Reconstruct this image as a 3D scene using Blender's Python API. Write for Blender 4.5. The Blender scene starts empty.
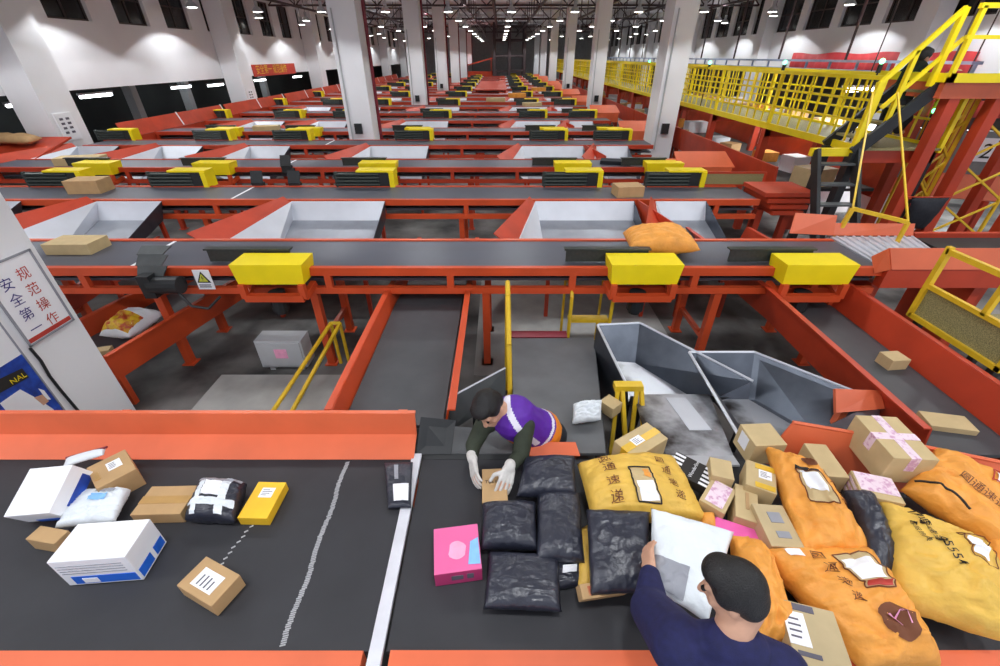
import bpy, bmesh, math, random
from mathutils import Vector, Matrix, noise
C = bpy.context.scene.collection
S = bpy.context.scene
# ------------------------------------------------------------------ camera, world, exposure
cam = bpy.data.objects.new('camera', bpy.data.cameras.new('camera'))
C.objects.link(cam)
cam.data.sensor_width = 36.0
cam.data.lens = 428.0 / 1000.0 * 36.0
cam.data.clip_start = 0.05
cam.data.clip_end = 300
cam.location = (0, 0, 3.08)
cam.rotation_euler = (math.radians(90 - 32.91), 0, 0)
S.camera = cam
w = bpy.data.worlds.new('world'); S.world = w; w.use_nodes = True
w.node_tree.nodes['Background'].inputs[0].default_value = (0.80, 0.84, 0.95, 1)
w.node_tree.nodes['Background'].inputs[1].default_value = 0.55
S.view_settings.view_transform = 'Standard'
S.view_settings.look = 'None'
S.view_settings.gamma = 1.0
S.view_settings.use_curve_mapping = False
S.view_settings.exposure = 0.85
LAMP_W = 84.0
BELT = 0.88      # top of the two front belts
ROWZ = 1.24      # top of the cross conveyors
random.seed(7)

# ------------------------------------------------------------------ materials
MATS = {}
def lin(c):
    return tuple(((x/255)/12.92 if x/255 <= .04045 else ((x/255+.055)/1.055)**2.4) for x in c)
def mat(name, rgb, rough=.5, metal=0., var=.12, scale=6., bump=0., bscale=60., emit=0., spec=.5, rgb2=None, thresh=None):
    if name in MATS: return MATS[name]
    m = bpy.data.materials.new(name); m.use_nodes = True
    nt = m.node_tree; b = nt.nodes['Principled BSDF']
    c = lin(rgb)
    b.inputs['Roughness'].default_value = rough
    b.inputs['Metallic'].default_value = metal
    b.inputs['Specular IOR Level'].default_value = spec
    tc = nt.nodes.new('ShaderNodeTexCoord')
    nz = nt.nodes.new('ShaderNodeTexNoise'); nz.inputs['Scale'].default_value = scale; nz.inputs['Detail'].default_value = 5
    nt.links.new(tc.outputs['Object'], nz.inputs['Vector'])
    cr = nt.nodes.new('ShaderNodeValToRGB')
    c2 = lin(rgb2) if rgb2 else tuple(x*(1+var) for x in c)
    c1 = c if rgb2 else tuple(x*(1-var) for x in c)
    lo, hi = thresh or (.3, .7)
    cr.color_ramp.elements[0].position = lo; cr.color_ramp.elements[1].position = hi
    cr.color_ramp.elements[0].color = (*c1, 1); cr.color_ramp.elements[1].color = (*c2, 1)
    nt.links.new(nz.outputs['Fac'], cr.inputs['Fac'])
    nt.links.new(cr.outputs['Color'], b.inputs['Base Color'])
    if bump:
        n2 = nt.nodes.new('ShaderNodeTexNoise'); n2.inputs['Scale'].default_value = bscale; n2.inputs['Detail'].default_value = 3
        nt.links.new(tc.outputs['Object'], n2.inputs['Vector'])
        bp = nt.nodes.new('ShaderNodeBump'); bp.inputs['Strength'].default_value = bump; bp.inputs['Distance'].default_value = .02 if bscale < 40 else .01
        nt.links.new(n2.outputs['Fac'], bp.inputs['Height']); nt.links.new(bp.outputs['Normal'], b.inputs['Normal'])
    if emit:
        b.inputs['Emission Color'].default_value = (*c, 1); b.inputs['Emission Strength'].default_value = emit
    MATS[name] = m
    return m
ORANGE = mat('orange_paint', (228, 110, 70), .4, var=.08, scale=3)
FRAMEO = mat('deep_orange_frame_paint', (206, 78, 38), .42, var=.1, scale=3)
RED = mat('red_orange_paint', (186, 62, 34), .45, var=.14, scale=3)
YELLOW = mat('yellow_paint', (246, 220, 18), .42, var=.05, scale=4)
RAILY = mat('yellow_rail_paint', (226, 186, 40), .45, var=.1, scale=8)
BELTM = mat('front_belt_rubber', (43, 43, 47), .6, var=.14, scale=4, bump=.08, bscale=300)
GREYB = mat('cross_belt_rubber', (78, 80, 90), .42, var=.1, scale=2)
FEEDM = mat('feed_belt_rubber', (68, 69, 72), .5, var=.12, scale=5)
SLIDEM = mat('slide_rubber', (98, 100, 102), .5, var=.12, scale=5)
STEEL = mat('galvanised_steel', (208, 211, 218), .42, metal=.4, var=.06, scale=3)
SLIDEST = mat('shaded_slide_steel', (156, 160, 168), .4, metal=.5, var=.1, scale=4)  # shaded copy of the galvanised steel, hopper slide's shade put into the colour
CHUTE = mat('shaded_chute_steel', (86, 91, 100), .34, metal=.8, var=.2, scale=5)  # dark surroundings mirrored in the steel are put into its base colour
SCUFF = mat('scuffed_steel', (190, 192, 198), .36, metal=.6, scale=2.2, rgb2=(48, 40, 38), thresh=(.42, .58))
DARKM = mat('black_painted_metal', (34, 36, 38), .5, var=.2)
ROLLER = mat('dark_green_roller', (52, 58, 54), .4, var=.2, scale=30)
FLOORM = mat('stained_concrete', (44, 44, 44), .62, scale=1.1, rgb2=(146, 145, 142), thresh=(.36, .72), bump=.05)
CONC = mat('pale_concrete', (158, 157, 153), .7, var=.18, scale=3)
WHITEW = mat('white_wall_paint', (238, 238, 240), .7, var=.03, scale=1)
CEILM = mat('ceiling_grey', (176, 172, 174), .85, var=.06, scale=.6)
GLASS = mat('dark_window_glass', (26, 26, 26), .15, var=.2)
FRAMEM = mat('window_frame_brown', (66, 52, 50), .6)
BLACKW = mat('dark_back_wall', (46, 50, 50), .8, var=.4, scale=.5)
PIPE = mat('red_fire_pipe', (128, 30, 46), .45)
TRUSS = mat('dark_truss_paint', (74, 60, 62), .6)
CARD = mat('kraft_cardboard', (188, 152, 106), .75, var=.07, scale=9)
CARD2 = mat('pale_cardboard', (198, 174, 128), .75, var=.07, scale=9)
CARDG = mat('grey_cardboard', (190, 170, 130), .75, var=.07, scale=9)
TAPE = mat('clear_brown_tape', (186, 146, 88), .3)
TAPEY = mat('yellow_tape', (222, 178, 44), .35)
TAPEP = mat('pink_white_tape', (236, 214, 224), .35, rgb2=(208, 160, 190), scale=40, thresh=(.5, .62))
PAPER = mat('white_paper', (243, 243, 246), .6, var=.02)
INK = mat('grey_ink', (96, 92, 104), .7)
INKB = mat('black_ink', (40, 36, 34), .7)
BROWNI = mat('brown_ink', (118, 66, 36), .7)
BLUE = mat('blue_print', (34, 104, 214), .5)
NAVYP = mat('deep_blue_print', (28, 50, 130), .5, rgb2=(40, 84, 190), scale=14)
REDI = mat('red_ink', (190, 62, 50), .6)
BLUEI = mat('blue_ink', (58, 52, 130), .6)
BPLAS = mat('black_poly', (40, 42, 54), .34, var=.15, scale=12, spec=.6, bump=.35, bscale=26)
WPLAS = mat('white_poly', (226, 232, 236), .45, var=.03, scale=9, bump=.4, bscale=22)
GPLAS = mat('grey_poly', (150, 152, 160), .45, var=.08, scale=9)
SACKO = mat('orange_sack_weave', (234, 158, 64), .55, var=.12, scale=8, bump=.7, bscale=15)
SACKY = mat('yellow_sack_weave', (224, 180, 76), .55, var=.1, scale=8, bump=.7, bscale=15)
PINK = mat('pink_board', (232, 104, 160), .45, var=.03)
PINKD = mat('dark_pink_board', (196, 60, 116), .45, var=.03)
PINKL = mat('light_pink_print', (244, 168, 200), .5, var=.1, scale=20)
SKYB = mat('light_blue_print', (136, 190, 236), .5, var=.1, scale=20)
SKIN = mat('skin', (206, 158, 130), .55, var=.06, scale=20)
HAIR = mat('black_hair', (17, 15, 15), .5, var=.3, scale=60, bump=.6, bscale=180)
PURPLE = mat('purple_vest', (92, 34, 160), .6, var=.1, scale=20)
VORANGE = mat('orange_vest', (238, 136, 26), .6, var=.06)
OLIVE = mat('olive_sleeve', (48, 54, 40), .8, var=.15, scale=30)
NAVY = mat('navy_sweater', (26, 28, 74), .85, var=.2, scale=40, bump=.2, bscale=300)
DARKC = mat('dark_cloth', (28, 30, 38), .85, var=.2, scale=30)
GLOVE = mat('pale_glove', (206, 202, 196), .8, var=.1, scale=30)
REFL = mat('reflective_strip', (236, 232, 244), .35)
GREYBOX = mat('grey_cabinet_paint', (186, 188, 190), .5, var=.04)
LAMPE = mat('lamp_glow', (255, 252, 246), emit=9.)
TUBEE = mat('tube_glow', (244, 250, 255), emit=9.)
GREENE = mat('green_glow', (90, 240, 160), emit=5.)
MESHY = mat('yellow_mesh_panel', (168, 160, 108), .6, rgb2=(116, 110, 76), scale=150, thresh=(.4, .6))
REDC = mat('red_cloth', (206, 66, 70), .7, var=.1, scale=3)
EYE = mat('eye_dark', (24, 18, 16), .2)

# ------------------------------------------------------------------ builders
LOC = {}
def V(*a): return Vector(a if len(a) > 1 else a[0])
def tag(o, label=None, cat=None, group=None, kind=None):
    if label: o['label'] = label
    if cat: o['category'] = cat
    if group: o['group'] = group
    if kind: o['kind'] = kind
    return o
def thing(name, loc, label, cat, group=None):
    o = bpy.data.objects.new(name, None); C.objects.link(o); o.location = loc
    o.empty_display_size = .1
    LOC[o] = V(loc)
    return tag(o, label, cat, group)
def link_mesh(name, verts, faces, m, parent=None, smooth=False, loc=None):
    if parent is not None: base = LOC[parent]
    elif loc is not None: base = V(loc)
    else:
        xs = [v[0] for v in verts]; ys = [v[1] for v in verts]; zs = [v[2] for v in verts]
        base = V((min(xs)+max(xs))/2, (min(ys)+max(ys))/2, min(zs))
    me = bpy.data.meshes.new(name)
    me.from_pydata([tuple(V(v)-base) for v in verts], [], faces)
    me.update()
    bm = bmesh.new(); bm.from_mesh(me)
    bmesh.ops.recalc_face_normals(bm, faces=bm.faces)
    bm.to_mesh(me); bm.free()
    if isinstance(m, (list, tuple)):
        for x in m: me.materials.append(x)
    else: me.materials.append(m)
    if smooth:
        for p in me.polygons: p.use_smooth = True
    o = bpy.data.objects.new(name, me); C.objects.link(o)
    if parent is not None: o.parent = parent
    else: o.location = base
    LOC[o] = base
    return o
class B:
    """collects solids, then links them as one mesh object"""
    def __init__(s): s.v = []; s.f = []; s.ch = []
    def solid(s, vs, fs):
        n = len(s.v); s.ch.append((vs, fs)); s.v += [V(v) for v in vs]; s.f += [[i+n for i in f] for f in fs]; return s
    def box(s, x0, x1, y0, y1, z0, z1, tb=(0, 0)):
        tx, ty = tb      # taper of the bottom
        vs = [(x0+tx, y0+ty, z0), (x1-tx, y0+ty, z0), (x1-tx, y1-ty, z0), (x0+tx, y1-ty, z0), (x0, y0, z1), (x1, y0, z1), (x1, y1, z1), (x0, y1, z1)]
        return s.solid(vs, [(0, 3, 2, 1), (4, 5, 6, 7), (0, 1, 5, 4), (1, 2, 6, 5), (2, 3, 7, 6), (3, 0, 4, 7)])
    def obox(s, o, ex, ey, ez):
        o, ex, ey, ez = V(o), V(ex), V(ey), V(ez)
        vs = [o, o+ex, o+ex+ey, o+ey, o+ez, o+ex+ez, o+ex+ey+ez, o+ey+ez]
        return s.solid(vs, [(0, 3, 2, 1), (4, 5, 6, 7), (0, 1, 5, 4), (1, 2, 6, 5), (2, 3, 7, 6), (3, 0, 4, 7)])
    def bar(s, p, q, wd=.05, ht=None, up=(0, 0, 1)):
        p, q = V(p), V(q); d = (q-p)
        ht = ht or wd
        up = V(up)
        if abs(d.normalized().dot(up)) > .98: up = V(0, 1, 0)
        sx = d.cross(up).normalized()*wd; sy = sx.cross(d).normalized()*ht
        return s.obox(p-sx/2-sy/2, sx, d, sy)
    def tube(s, p, q, r=.02, n=8, r2=None):
        p, q = V(p), V(q); d = (q-p).normalized(); r2 = r if r2 is None else r2
        a = d.orthogonal().normalized(); b = d.cross(a)
        vs = []
        for c, rr in ((p, r), (q, r2)):
            for i in range(n):
                t = 2*math.pi*i/n; vs.append(c+a*math.cos(t)*rr+b*math.sin(t)*rr)
        fs = [(i, (i+1) % n, n+(i+1) % n, n+i) for i in range(n)]+[tuple(range(n-1, -1, -1)), tuple(range(n, 2*n))]
        return s.solid(vs, fs)
    def path(s, pts, r=.02, n=8):
        for a, b in zip(pts, pts[1:]): s.tube(a, b, r, n)
        return s
    def plate(s, pts, t=.008):
        pts = [V(p) for p in pts]; n = (pts[1]-pts[0]).cross(pts[2]-pts[0]).normalized()*t
        k = len(pts); vs = [p-n/2 for p in pts]+[p+n/2 for p in pts]
        return s.solid(vs, [tuple(range(k-1, -1, -1)), tuple(range(k, 2*k))]+[(i, (i+1) % k, k+(i+1) % k, k+i) for i in range(k)])
    def ball(s, c, r, n=10, sc=(1, 1, 1)):
        vs = []; m = n//2
        c = V(c)
        vs.append(c+V(0, 0, r*sc[2]))
        for j in range(1, m):
            ph = math.pi*j/m
            for i in range(n):
                t = 2*math.pi*i/n
                vs.append(c+V(r*sc[0]*math.sin(ph)*math.cos(t), r*sc[1]*math.sin(ph)*math.sin(t), r*sc[2]*math.cos(ph)))
        vs.append(c-V(0, 0, r*sc[2]))
        fs = [(0, 1+i, 1+(i+1) % n) for i in range(n)]
        for j in range(m-2):
            for i in range(n):
                a = 1+j*n+i; b = 1+j*n+(i+1) % n
                fs.append((a, a+n, b+n, b))
        L = len(vs)-1; o = 1+(m-2)*n
        fs += [(L, o+(i+1) % n, o+i) for i in range(n)]
        return s.solid(vs, fs)
    def build_each(s, name, m, parent):
        for vs, fs in s.ch: link_mesh(name, [V(v) for v in vs], [list(f) for f in fs], m, parent)
    def build(s, name, m, parent=None, smooth=False, loc=None):
        return link_mesh(name, s.v, s.f, m, parent, smooth, loc)
def structure(o):
    o['kind'] = 'structure'; return o
def copy_tree(o, parent=None):
    c = o.copy(); C.objects.link(c)
    if parent is not None: c.parent = parent
    for ch in list(o.children): copy_tree(ch, c)
    return c
ORD = ['first', 'second', 'third', 'fourth', 'fifth', 'sixth', 'seventh', 'eighth', 'ninth', 'tenth', 'eleventh', 'twelfth', 'thirteenth', 'fourteenth', 'fifteenth', 'sixteenth', 'seventeenth', 'eighteenth', 'nineteenth', 'twentieth', 'twenty-first', 'twenty-second', 'twenty-third', 'twenty-fourth', 'twenty-fifth', 'twenty-sixth', 'twenty-seventh', 'twenty-eighth']
CACHE = {}
def glyphs(txt):
    """flat letter shapes as (verts, faces) one unit high"""
    if txt in CACHE: return CACHE[txt]
    c = bpy.data.curves.new('letters', 'FONT'); c.body = txt; c.resolution_u = 2
    o = bpy.data.objects.new('letters', c); C.objects.link(o)
    dg = bpy.context.evaluated_depsgraph_get()
    me = bpy.data.meshes.new_from_object(o.evaluated_get(dg))
    r = ([v.co.copy() for v in me.vertices], [tuple(p.vertices) for p in me.polygons])
    bpy.data.objects.remove(o); bpy.data.curves.remove(c); bpy.data.meshes.remove(me)
    CACHE[txt] = r
    return r
def letters(name, txt, origin, ex, ey, size, m, parent):
    """lettering on a flat face: ex reading direction, ey upwards"""
    vs, fs = glyphs(txt); o, ex, ey = V(origin), V(ex).normalized(), V(ey).normalized()
    return link_mesh(name, [o+ex*v.x*size+ey*v.y*size for v in vs], fs, m, parent)
def box3(A, Bp, D, h):
    """frame of a box from three corners of its top face"""
    A, Bp, D = V(A), V(Bp), V(D)
    ex = Bp-A; ey = D-A
    a_, b_ = ex.normalized(), ey.normalized(); p_, q_ = (a_+b_).normalized(), (a_-b_).normalized()
    ex = (p_+q_).normalized()*ex.length; ey = (p_-q_).normalized()*ey.length; n = ex.cross(ey).normalized()
    if n.z < 0: n = -n
    return A-n*h, ex, ey, n*h
def carton(name, A, Bp, D, h, label, cat='box', m=CARD, tape=None, stickers=(), group=None, tape_along='x', words=(), mark=None):
    o, ex, ey, ez = box3(A, Bp, D, h)
    root = thing(name, o+ex/2+ey/2, label, cat, group)
    bm = bmesh.new(); bmesh.ops.create_cube(bm, size=1)
    M = Matrix((ex, ey, ez)).transposed()
    for v in bm.verts: v.co = M @ (v.co+V(.5, .5, .5))+o
    bmesh.ops.bevel(bm, geom=bm.edges[:], offset=.004, segments=2, affect='EDGES', profile=.6)
    bm.verts.index_update()
    link_mesh('carton_body', [v.co.copy() for v in bm.verts], [[v.index for v in f.verts] for f in bm.faces], m, root); bm.free()
    n = ez.normalized()
    def on_top(u0, u1, v0, v1, t=.0012): return o+ex*u0+ey*v0+ez, ex*(u1-u0), ey*(v1-v0), n*t
    if tape:
        b = B()
        W = .05
        if tape_along in ('x', 'xy'):
            fy = min(W/ey.length, .4)
            b.obox(o+ey*(.5-fy/2)-ex*(.0015/ex.length)+ez*.5, ex*(1+.003/ex.length), ey*fy, ez*.5+n*.0015)
        if tape_along in ('y', 'xy'):
            fx = min(W/ex.length, .4)
            b.obox(o+ex*(.5-fx/2)-ey*(.0015/ey.length)+ez*.5, ex*fx, ey*(1+.003/ey.length), ez*.5+n*.0022)
        b.build('packing_tape', tape, root)
    for st in stickers:
        u0, u1, v0, v1, sm = st[:5]
        ob = B().obox(*on_top(u0, u1, v0, v1, .003)).build('shipping_label' if sm in (PAPER, TAPEP) else 'printed_patch', sm, root)
        if sm == PAPER:
            b = B(); rnd = random.Random(len(label))
            for k in range(4):
                vv = v0+(v1-v0)*(.2+.18*k); q, a, c, d = on_top(u0+(u1-u0)*.12, u0+(u1-u0)*rnd.uniform(.5, .9), vv, vv+(v1-v0)*.06, .0036)
                b.obox(q, a, c, d)
            b.build('label_print', INK, ob)
    for (txt, u, v, size, im) in words:
        letters('printed_words', txt, o+ex*u+ey*v+ez+n*.002, ex, ey, size, im, root)
    return root, (o, ex, ey, ez)
def face_patch(fr, side, a0, a1, b0, b1, name, m, root, t=.002):
    """thin patch on a side face of a box frame: side in x0 x1 y0 y1, a along, b up"""
    o, ex, ey, ez = fr
    al, base, nn = {'y0': (ex, o, -ey), 'y1': (ex, o+ey, ey), 'x0': (ey, o, -ex), 'x1': (ey, o+ex, ex)}[side]
    return B().obox(base+al*a0+ez*b0, al*(a1-a0), ez*(b1-b0), nn.normalized()*t).build(name, m, root)
class Soft:
    """a stuffed bag: two sheets over a quadrilateral"""
    def __init__(s, c00, c10, c11, c01, t, seed=0, wr=.10, under=.6, pin=.06, power=2.4, wf=(3.2, 3.2), prof=.55):
        s.c = [V(x) for x in (c00, c10, c11, c01)]; s.t = t; s.seed = seed; s.wr = wr; s.under = under; s.pin = pin; s.pw = power; s.wf = wf; s.prof = prof
        a = (s.c[1]-s.c[0])+(s.c[2]-s.c[3]); b = (s.c[3]-s.c[0])+(s.c[2]-s.c[1])
        s.n = a.cross(b).normalized()
        s.flip = s.n.z < 0
        if s.flip: s.n = -s.n
        s.Lu = a.length/2; s.Lv = b.length/2
    def at(s, u, v, side=1, off=0.):
        uu, vv = u, v
        u = .5+(u-.5)*(1-s.pin*4*vv*(1-vv)*.5+s.pin*.25*noise.noise(V(vv*4, s.seed, 1)))
        v = .5+(v-.5)*(1-s.pin*4*uu*(1-uu)*.5+s.pin*.25*noise.noise(V(uu*4, s.seed, 7)))
        p = (s.c[0]*(1-u)+s.c[1]*u)*(1-v)+(s.c[3]*(1-u)+s.c[2]*u)*v
        bu = max(0, 1-abs(2*uu-1)**s.pw)**s.prof*max(0, 1-abs(2*vv-1)**s.pw)**s.prof
        a = V(uu*s.wf[0], vv*s.wf[1], s.seed*3.7)
        cr = 1-abs(noise.noise(a))*2.2
        wx = noise.noise(V(uu*2, vv*2, s.seed+5.))*.5; a2 = V(uu*s.wf[0]*.9+wx, vv*s.wf[1]*2.1-wx, s.seed*1.3)
        cr2 = (1-min(1, abs(noise.noise(a2))*3.2))**2; cr3 = (1-min(1, abs(noise.noise(V(a2.y, a2.x, 4.)*.8))*3.6))**2
        k = noise.noise(V(uu*1.6, vv*1.6, s.seed+9.))*1.2+cr*.45+cr2*.8-cr3*.7+noise.noise(a*2.7)*.3
        h = s.t*(bu*(1+s.wr*2*noise.noise(V(uu*1.3, vv*1.3, s.seed*2.)))+s.wr*k*min(1, bu*1.6))
        return p+s.n*((h if side > 0 else -h*s.under)+off)
    def mesh(s, N=40):
        vs = []; fs = []
        for j in range(N+1):
            for i in range(N+1): vs.append(s.at(i/N, j/N))
        o = len(vs); idx = {}
        for j in range(N+1):
            for i in range(N+1):
                if i in (0, N) or j in (0, N): idx[i, j] = j*(N+1)+i
                else:
                    idx[i, j] = len(vs); vs.append(s.at(i/N, j/N, -1))
        for j in range(N):
            for i in range(N):
                a = j*(N+1)+i
                fs.append((a, a+1, a+N+2, a+N+1))
                fs.append((idx[i, j], idx[i, j+1], idx[i+1, j+1], idx[i+1, j]))
        return vs, fs
    def patch(s, u0, u1, v0, v1, name, m, root, off=.006, n=30):
        vs = [s.at(u0+(u1-u0)*i/n, v0+(v1-v0)*j/n, 1, off) for j in range(n+1) for i in range(n+1)]
        fs = [(j*(n+1)+i, j*(n+1)+i+1, (j+1)*(n+1)+i+1, (j+1)*(n+1)+i) for j in range(n) for i in range(n)]
        return link_mesh(name, vs, fs, m, root, True)
    def frame(s, u0, u1, v0, v1, name, m, root, r=.004):
        b = B(); pts = []
        for k in range(25):
            t = k/24; pts.append((u0+(u1-u0)*t, v0))
        for k in range(1, 25): pts.append((u1, v0+(v1-v0)*k/24))
        for k in range(1, 25): pts.append((u1-(u1-u0)*k/24, v1))
        for k in range(1, 25): pts.append((u0, v1-(v1-v0)*k/24))
        b.path([s.at(x, y, 1, .007) for x, y in pts], r, 6)
        return b.build(name, m, root)
    def text(s, txt, u, v, ang, size, m, root, mirror=False, off=.008):
        vs, fs = glyphs(txt); ca, sa = math.cos(ang), math.sin(ang)
        out = []
        for p in vs:
            x, y = p.x*size, p.y*size*(-1 if mirror else 1)
            out.append(s.at(u+(x*ca-y*sa)/s.Lu, v+(x*sa+y*ca)/s.Lv, 1, off))
        return link_mesh('printed_words', out, fs, m, root)
    def blotch(s, u, v, ru, rv, name, m, root, off=.007):
        n = 22
        vs = [s.at(u, v, 1, off)]+[s.at(u+ru*q*math.cos(t*2*math.pi/n), v+rv*q*math.sin(t*2*math.pi/n), 1, off) for q in (.17, .35, .5, .7, .85, 1) for t in range(n)]
        fs = [(0, 1+i, 1+(i+1) % n) for i in range(n)]
        for r in range(5): fs += [(1+r*n+i, 1+(r+1)*n+i, 1+(r+1)*n+(i+1) % n, 1+r*n+(i+1) % n) for i in range(n)]
        return link_mesh(name, vs, fs, m, root, True)
def soft(name, label, cat, m, c00, c10, c11, c01, t, group=None, N=40, part='bag_body', **k):
    s = Soft(c00, c10, c11, c01, t, **k)
    vs, fs = s.mesh(N)
    lo = min(v.z for v in vs); cx = sum((v for v in vs), V(0, 0, 0))/len(vs)
    root = thing(name, (cx.x, cx.y, lo), label, cat, group)
    link_mesh(part, vs, fs, m, root, True)
    return root, s
def blob(name, caps, voxel, m, parent, smooth_it=4):
    """one continuous surface grown over tapered limbs (p, q, r1, r2) and ellipsoids ('e', centre, radii, matrix)"""
    b = B()
    for c in caps:
        if c[0] == 'e':
            k = B().ball((0, 0, 0), 1, 20)
            M = c[3] if len(c) > 3 else Matrix.Identity(3)
            vs = [M @ V(v.x*c[2][0], v.y*c[2][1], v.z*c[2][2])+V(c[1]) for v in k.v]
            b.solid(vs, k.f)
        else:
            p, q, r1, r2 = c
            b.ball(p, r1, 14); b.ball(q, r2, 14); b.tube(p, q, r1*.99, 14, r2*.99)
    o = b.build(name, m, parent, True)
    md = o.modifiers.new('r', 'REMESH'); md.mode = 'VOXEL'; md.voxel_size = voxel; md.use_smooth_shade = True
    if smooth_it:
        sm = o.modifiers.new('s', 'SMOOTH'); sm.iterations = smooth_it; sm.factor = .5
    dg = bpy.context.evaluated_depsgraph_get()
    me = bpy.data.meshes.new_from_object(o.evaluated_get(dg))
    o.modifiers.clear(); o.data = me
    if not me.materials: me.materials.append(m)
    for p in me.polygons: p.use_smooth = True
    return o
# ------------------------------------------------------------------ the hall
HALL = 64.0
structure(B().box(-14.5, 17, -.4, HALL, -.1, 0).build('floor', FLOORM))
structure(B().box(-14.5, 17, -.4, HALL, 6.0, 6.15).build('ceiling', CEILM))
XL, XR = -11.55, 12.9
PIT = 9.4
COLY = [12.2+PIT*k for k in range(6)]
# left wall above the dock openings, with window holes left for the panes
def wall_with_windows(name, x, t, zb, wins, y0, y1, z0, z1):
    b = B(); y = y0
    b.box(x, x+t, y0, y1, zb, z0); b.box(x, x+t, y0, y1, z1, 6.0)
    for a, c in wins:
        b.box(x, x+t, y, a, z0, z1); y = c
    b.box(x, x+t, y, y1, z0, z1)
    return structure(b.build(name, WHITEW))
WL = []
for k in range(-1, 12):
    base = 13.55+4.7*k
    WL += [(base, base+1.45)]
    if k % 2 == 1: pass
WL2 = []
for a, c in WL:
    WL2 += [(a, c), (a+2.45, a+3.85)]
WL2 = [w_ for w_ in WL2 if w_[0] > 4 and w_[1] < 62]
wall_with_windows('wall_left', XL-.3, .3, 2.3, WL2, 2, HALL, 3.9, 5.3)
WR2 = [(11.6+2.25*k, 13.35+2.25*k) for k in range(0, 22)]
wall_with_windows('wall_right', XR, .3, 2.45, WR2, 2, HALL, 4.0, 5.5)
n = 0
for xx, sgn, ws, z0, z1 in ((XL-.15, 1, WL2, 3.9, 5.3), (XR+.15, -1, WR2, 4.0, 5.5)):
    for a, c in ws:
        n += 1
        r = structure(bpy.data.objects.new('window_%d' % n, None)); C.objects.link(r); r.location = (xx, (a+c)/2, z0); LOC[r] = V(xx, (a+c)/2, z0)
        B().box(xx-.012, xx+.012, a, c, z0, z1).build('window_pane', GLASS, r)
        b = B()
        for q in ((a, a+.05), (c-.05, c), ((a+c)/2-.025, (a+c)/2+.025)): b.box(xx-.04, xx+.04, q[0], q[1], z0, z1)
        for q in ((z0, z0+.05), (z1-.05, z1), (z0+.62, z0+.66)): b.box(xx-.04, xx+.04, a, c, q[0], q[1])
        b.build('window_frame', FRAMEM, r)
structure(B().box(-14.5, -14.3, -.4, HALL, 0, 2.5).build('wall_dock', BLACKW))
structure(B().box(-14.5, XL-.31, -.4, HALL, 2.45, 2.6).build('trim_1', BLACKW))
structure(B().box(16.8, 17, -.4, HALL, 0, 2.7).build('wall_outer', mat('outer_wall_grey', (120, 116, 116), .8)))
structure(B().box(XR+.31, 17, -.4, HALL, 2.7, 2.85).build('trim_2', BLACKW))
structure(B().box(-14.5, 17, HALL, HALL+.2, 0, 6).build('wall_back', mat('back_wall_grey', (170, 172, 174), .8)))
structure(B().box(-.3, 2.2, 3.85, 6.4, 0, .012).build('lit_floor_patch', CONC))  # paler slab stands for brightly lit floor, its light put into the colour
# free-standing columns
for side, x0, x1 in (('left', -3.95, -3.3), ('right', 3.98, 4.54)):
    for k, y in enumerate(COLY):
        r = thing('column', ((x0+x1)/2, y+.35, 0), 'square white concrete column, %s of the %s row between the cross conveyors' % (ORD[k], side), 'column', 'columns of the %s row' % side)
        b = B().box(x0, x1, y, y+.7, 0, 6.0); b.build('shaft', WHITEW, r)
        B().tube((x1+.03, y+.62, 0), (x1+.03, y+.62, 6), .045).build('red_downpipe', PIPE, r)
        if k < 3:
            B().box(x0+.2, x0+.38, y-.07, y, 1.38, 1.62).build('junction_box', DARKM, r)
            B().tube((x0+.1, y-.03, 1.0), (x0+.1, y-.03, 4.0), .02, 6).build('conduit', GREYBOX, r)
for k, y in enumerate([11.4+PIT*i for i in range(6)]):
    r = thing('wall_pier', (XL+.4, y+.4, 0), 'white pier on the dock side wall, %s from the front' % ORD[k], 'pier', 'piers of the dock side wall')
    B().box(XL+.02, XL+.75, y, y+.9, 0, 6).build('shaft', WHITEW, r)
    B().tube((XL+.3, y+.97, 2.2), (XL+.3, y+.97, 6), .045).build('red_downpipe', PIPE, r)
    if k < 2:
        x = XL+.755
        B().box(x, x+.02, y+.12, y+.62, 1.3, 1.9).build('rules_board', PAPER, r)
        b = B()
        for i in range(4): b.box(x+.02, x+.024, y+.4, y+.5, 1.8-.1*i-.05, 1.8-.1*i); b.box(x+.02, x+.024, y+.22, y+.32, 1.8-.1*i-.05, 1.8-.1*i)
        b.build('board_print', INK, r)
for k, y in enumerate([15.5+PIT*i for i in range(5)]):
    r = thing('wall_pilaster', (XR-.3, y, 0), 'white pilaster on the drape side wall, %s from the front' % ORD[k], 'pilaster', 'pilasters of the drape side wall')
    B().box(XR-.5, XR-.01, y-.35, y+.35, 0, 6).build('shaft', WHITEW, r)
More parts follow.
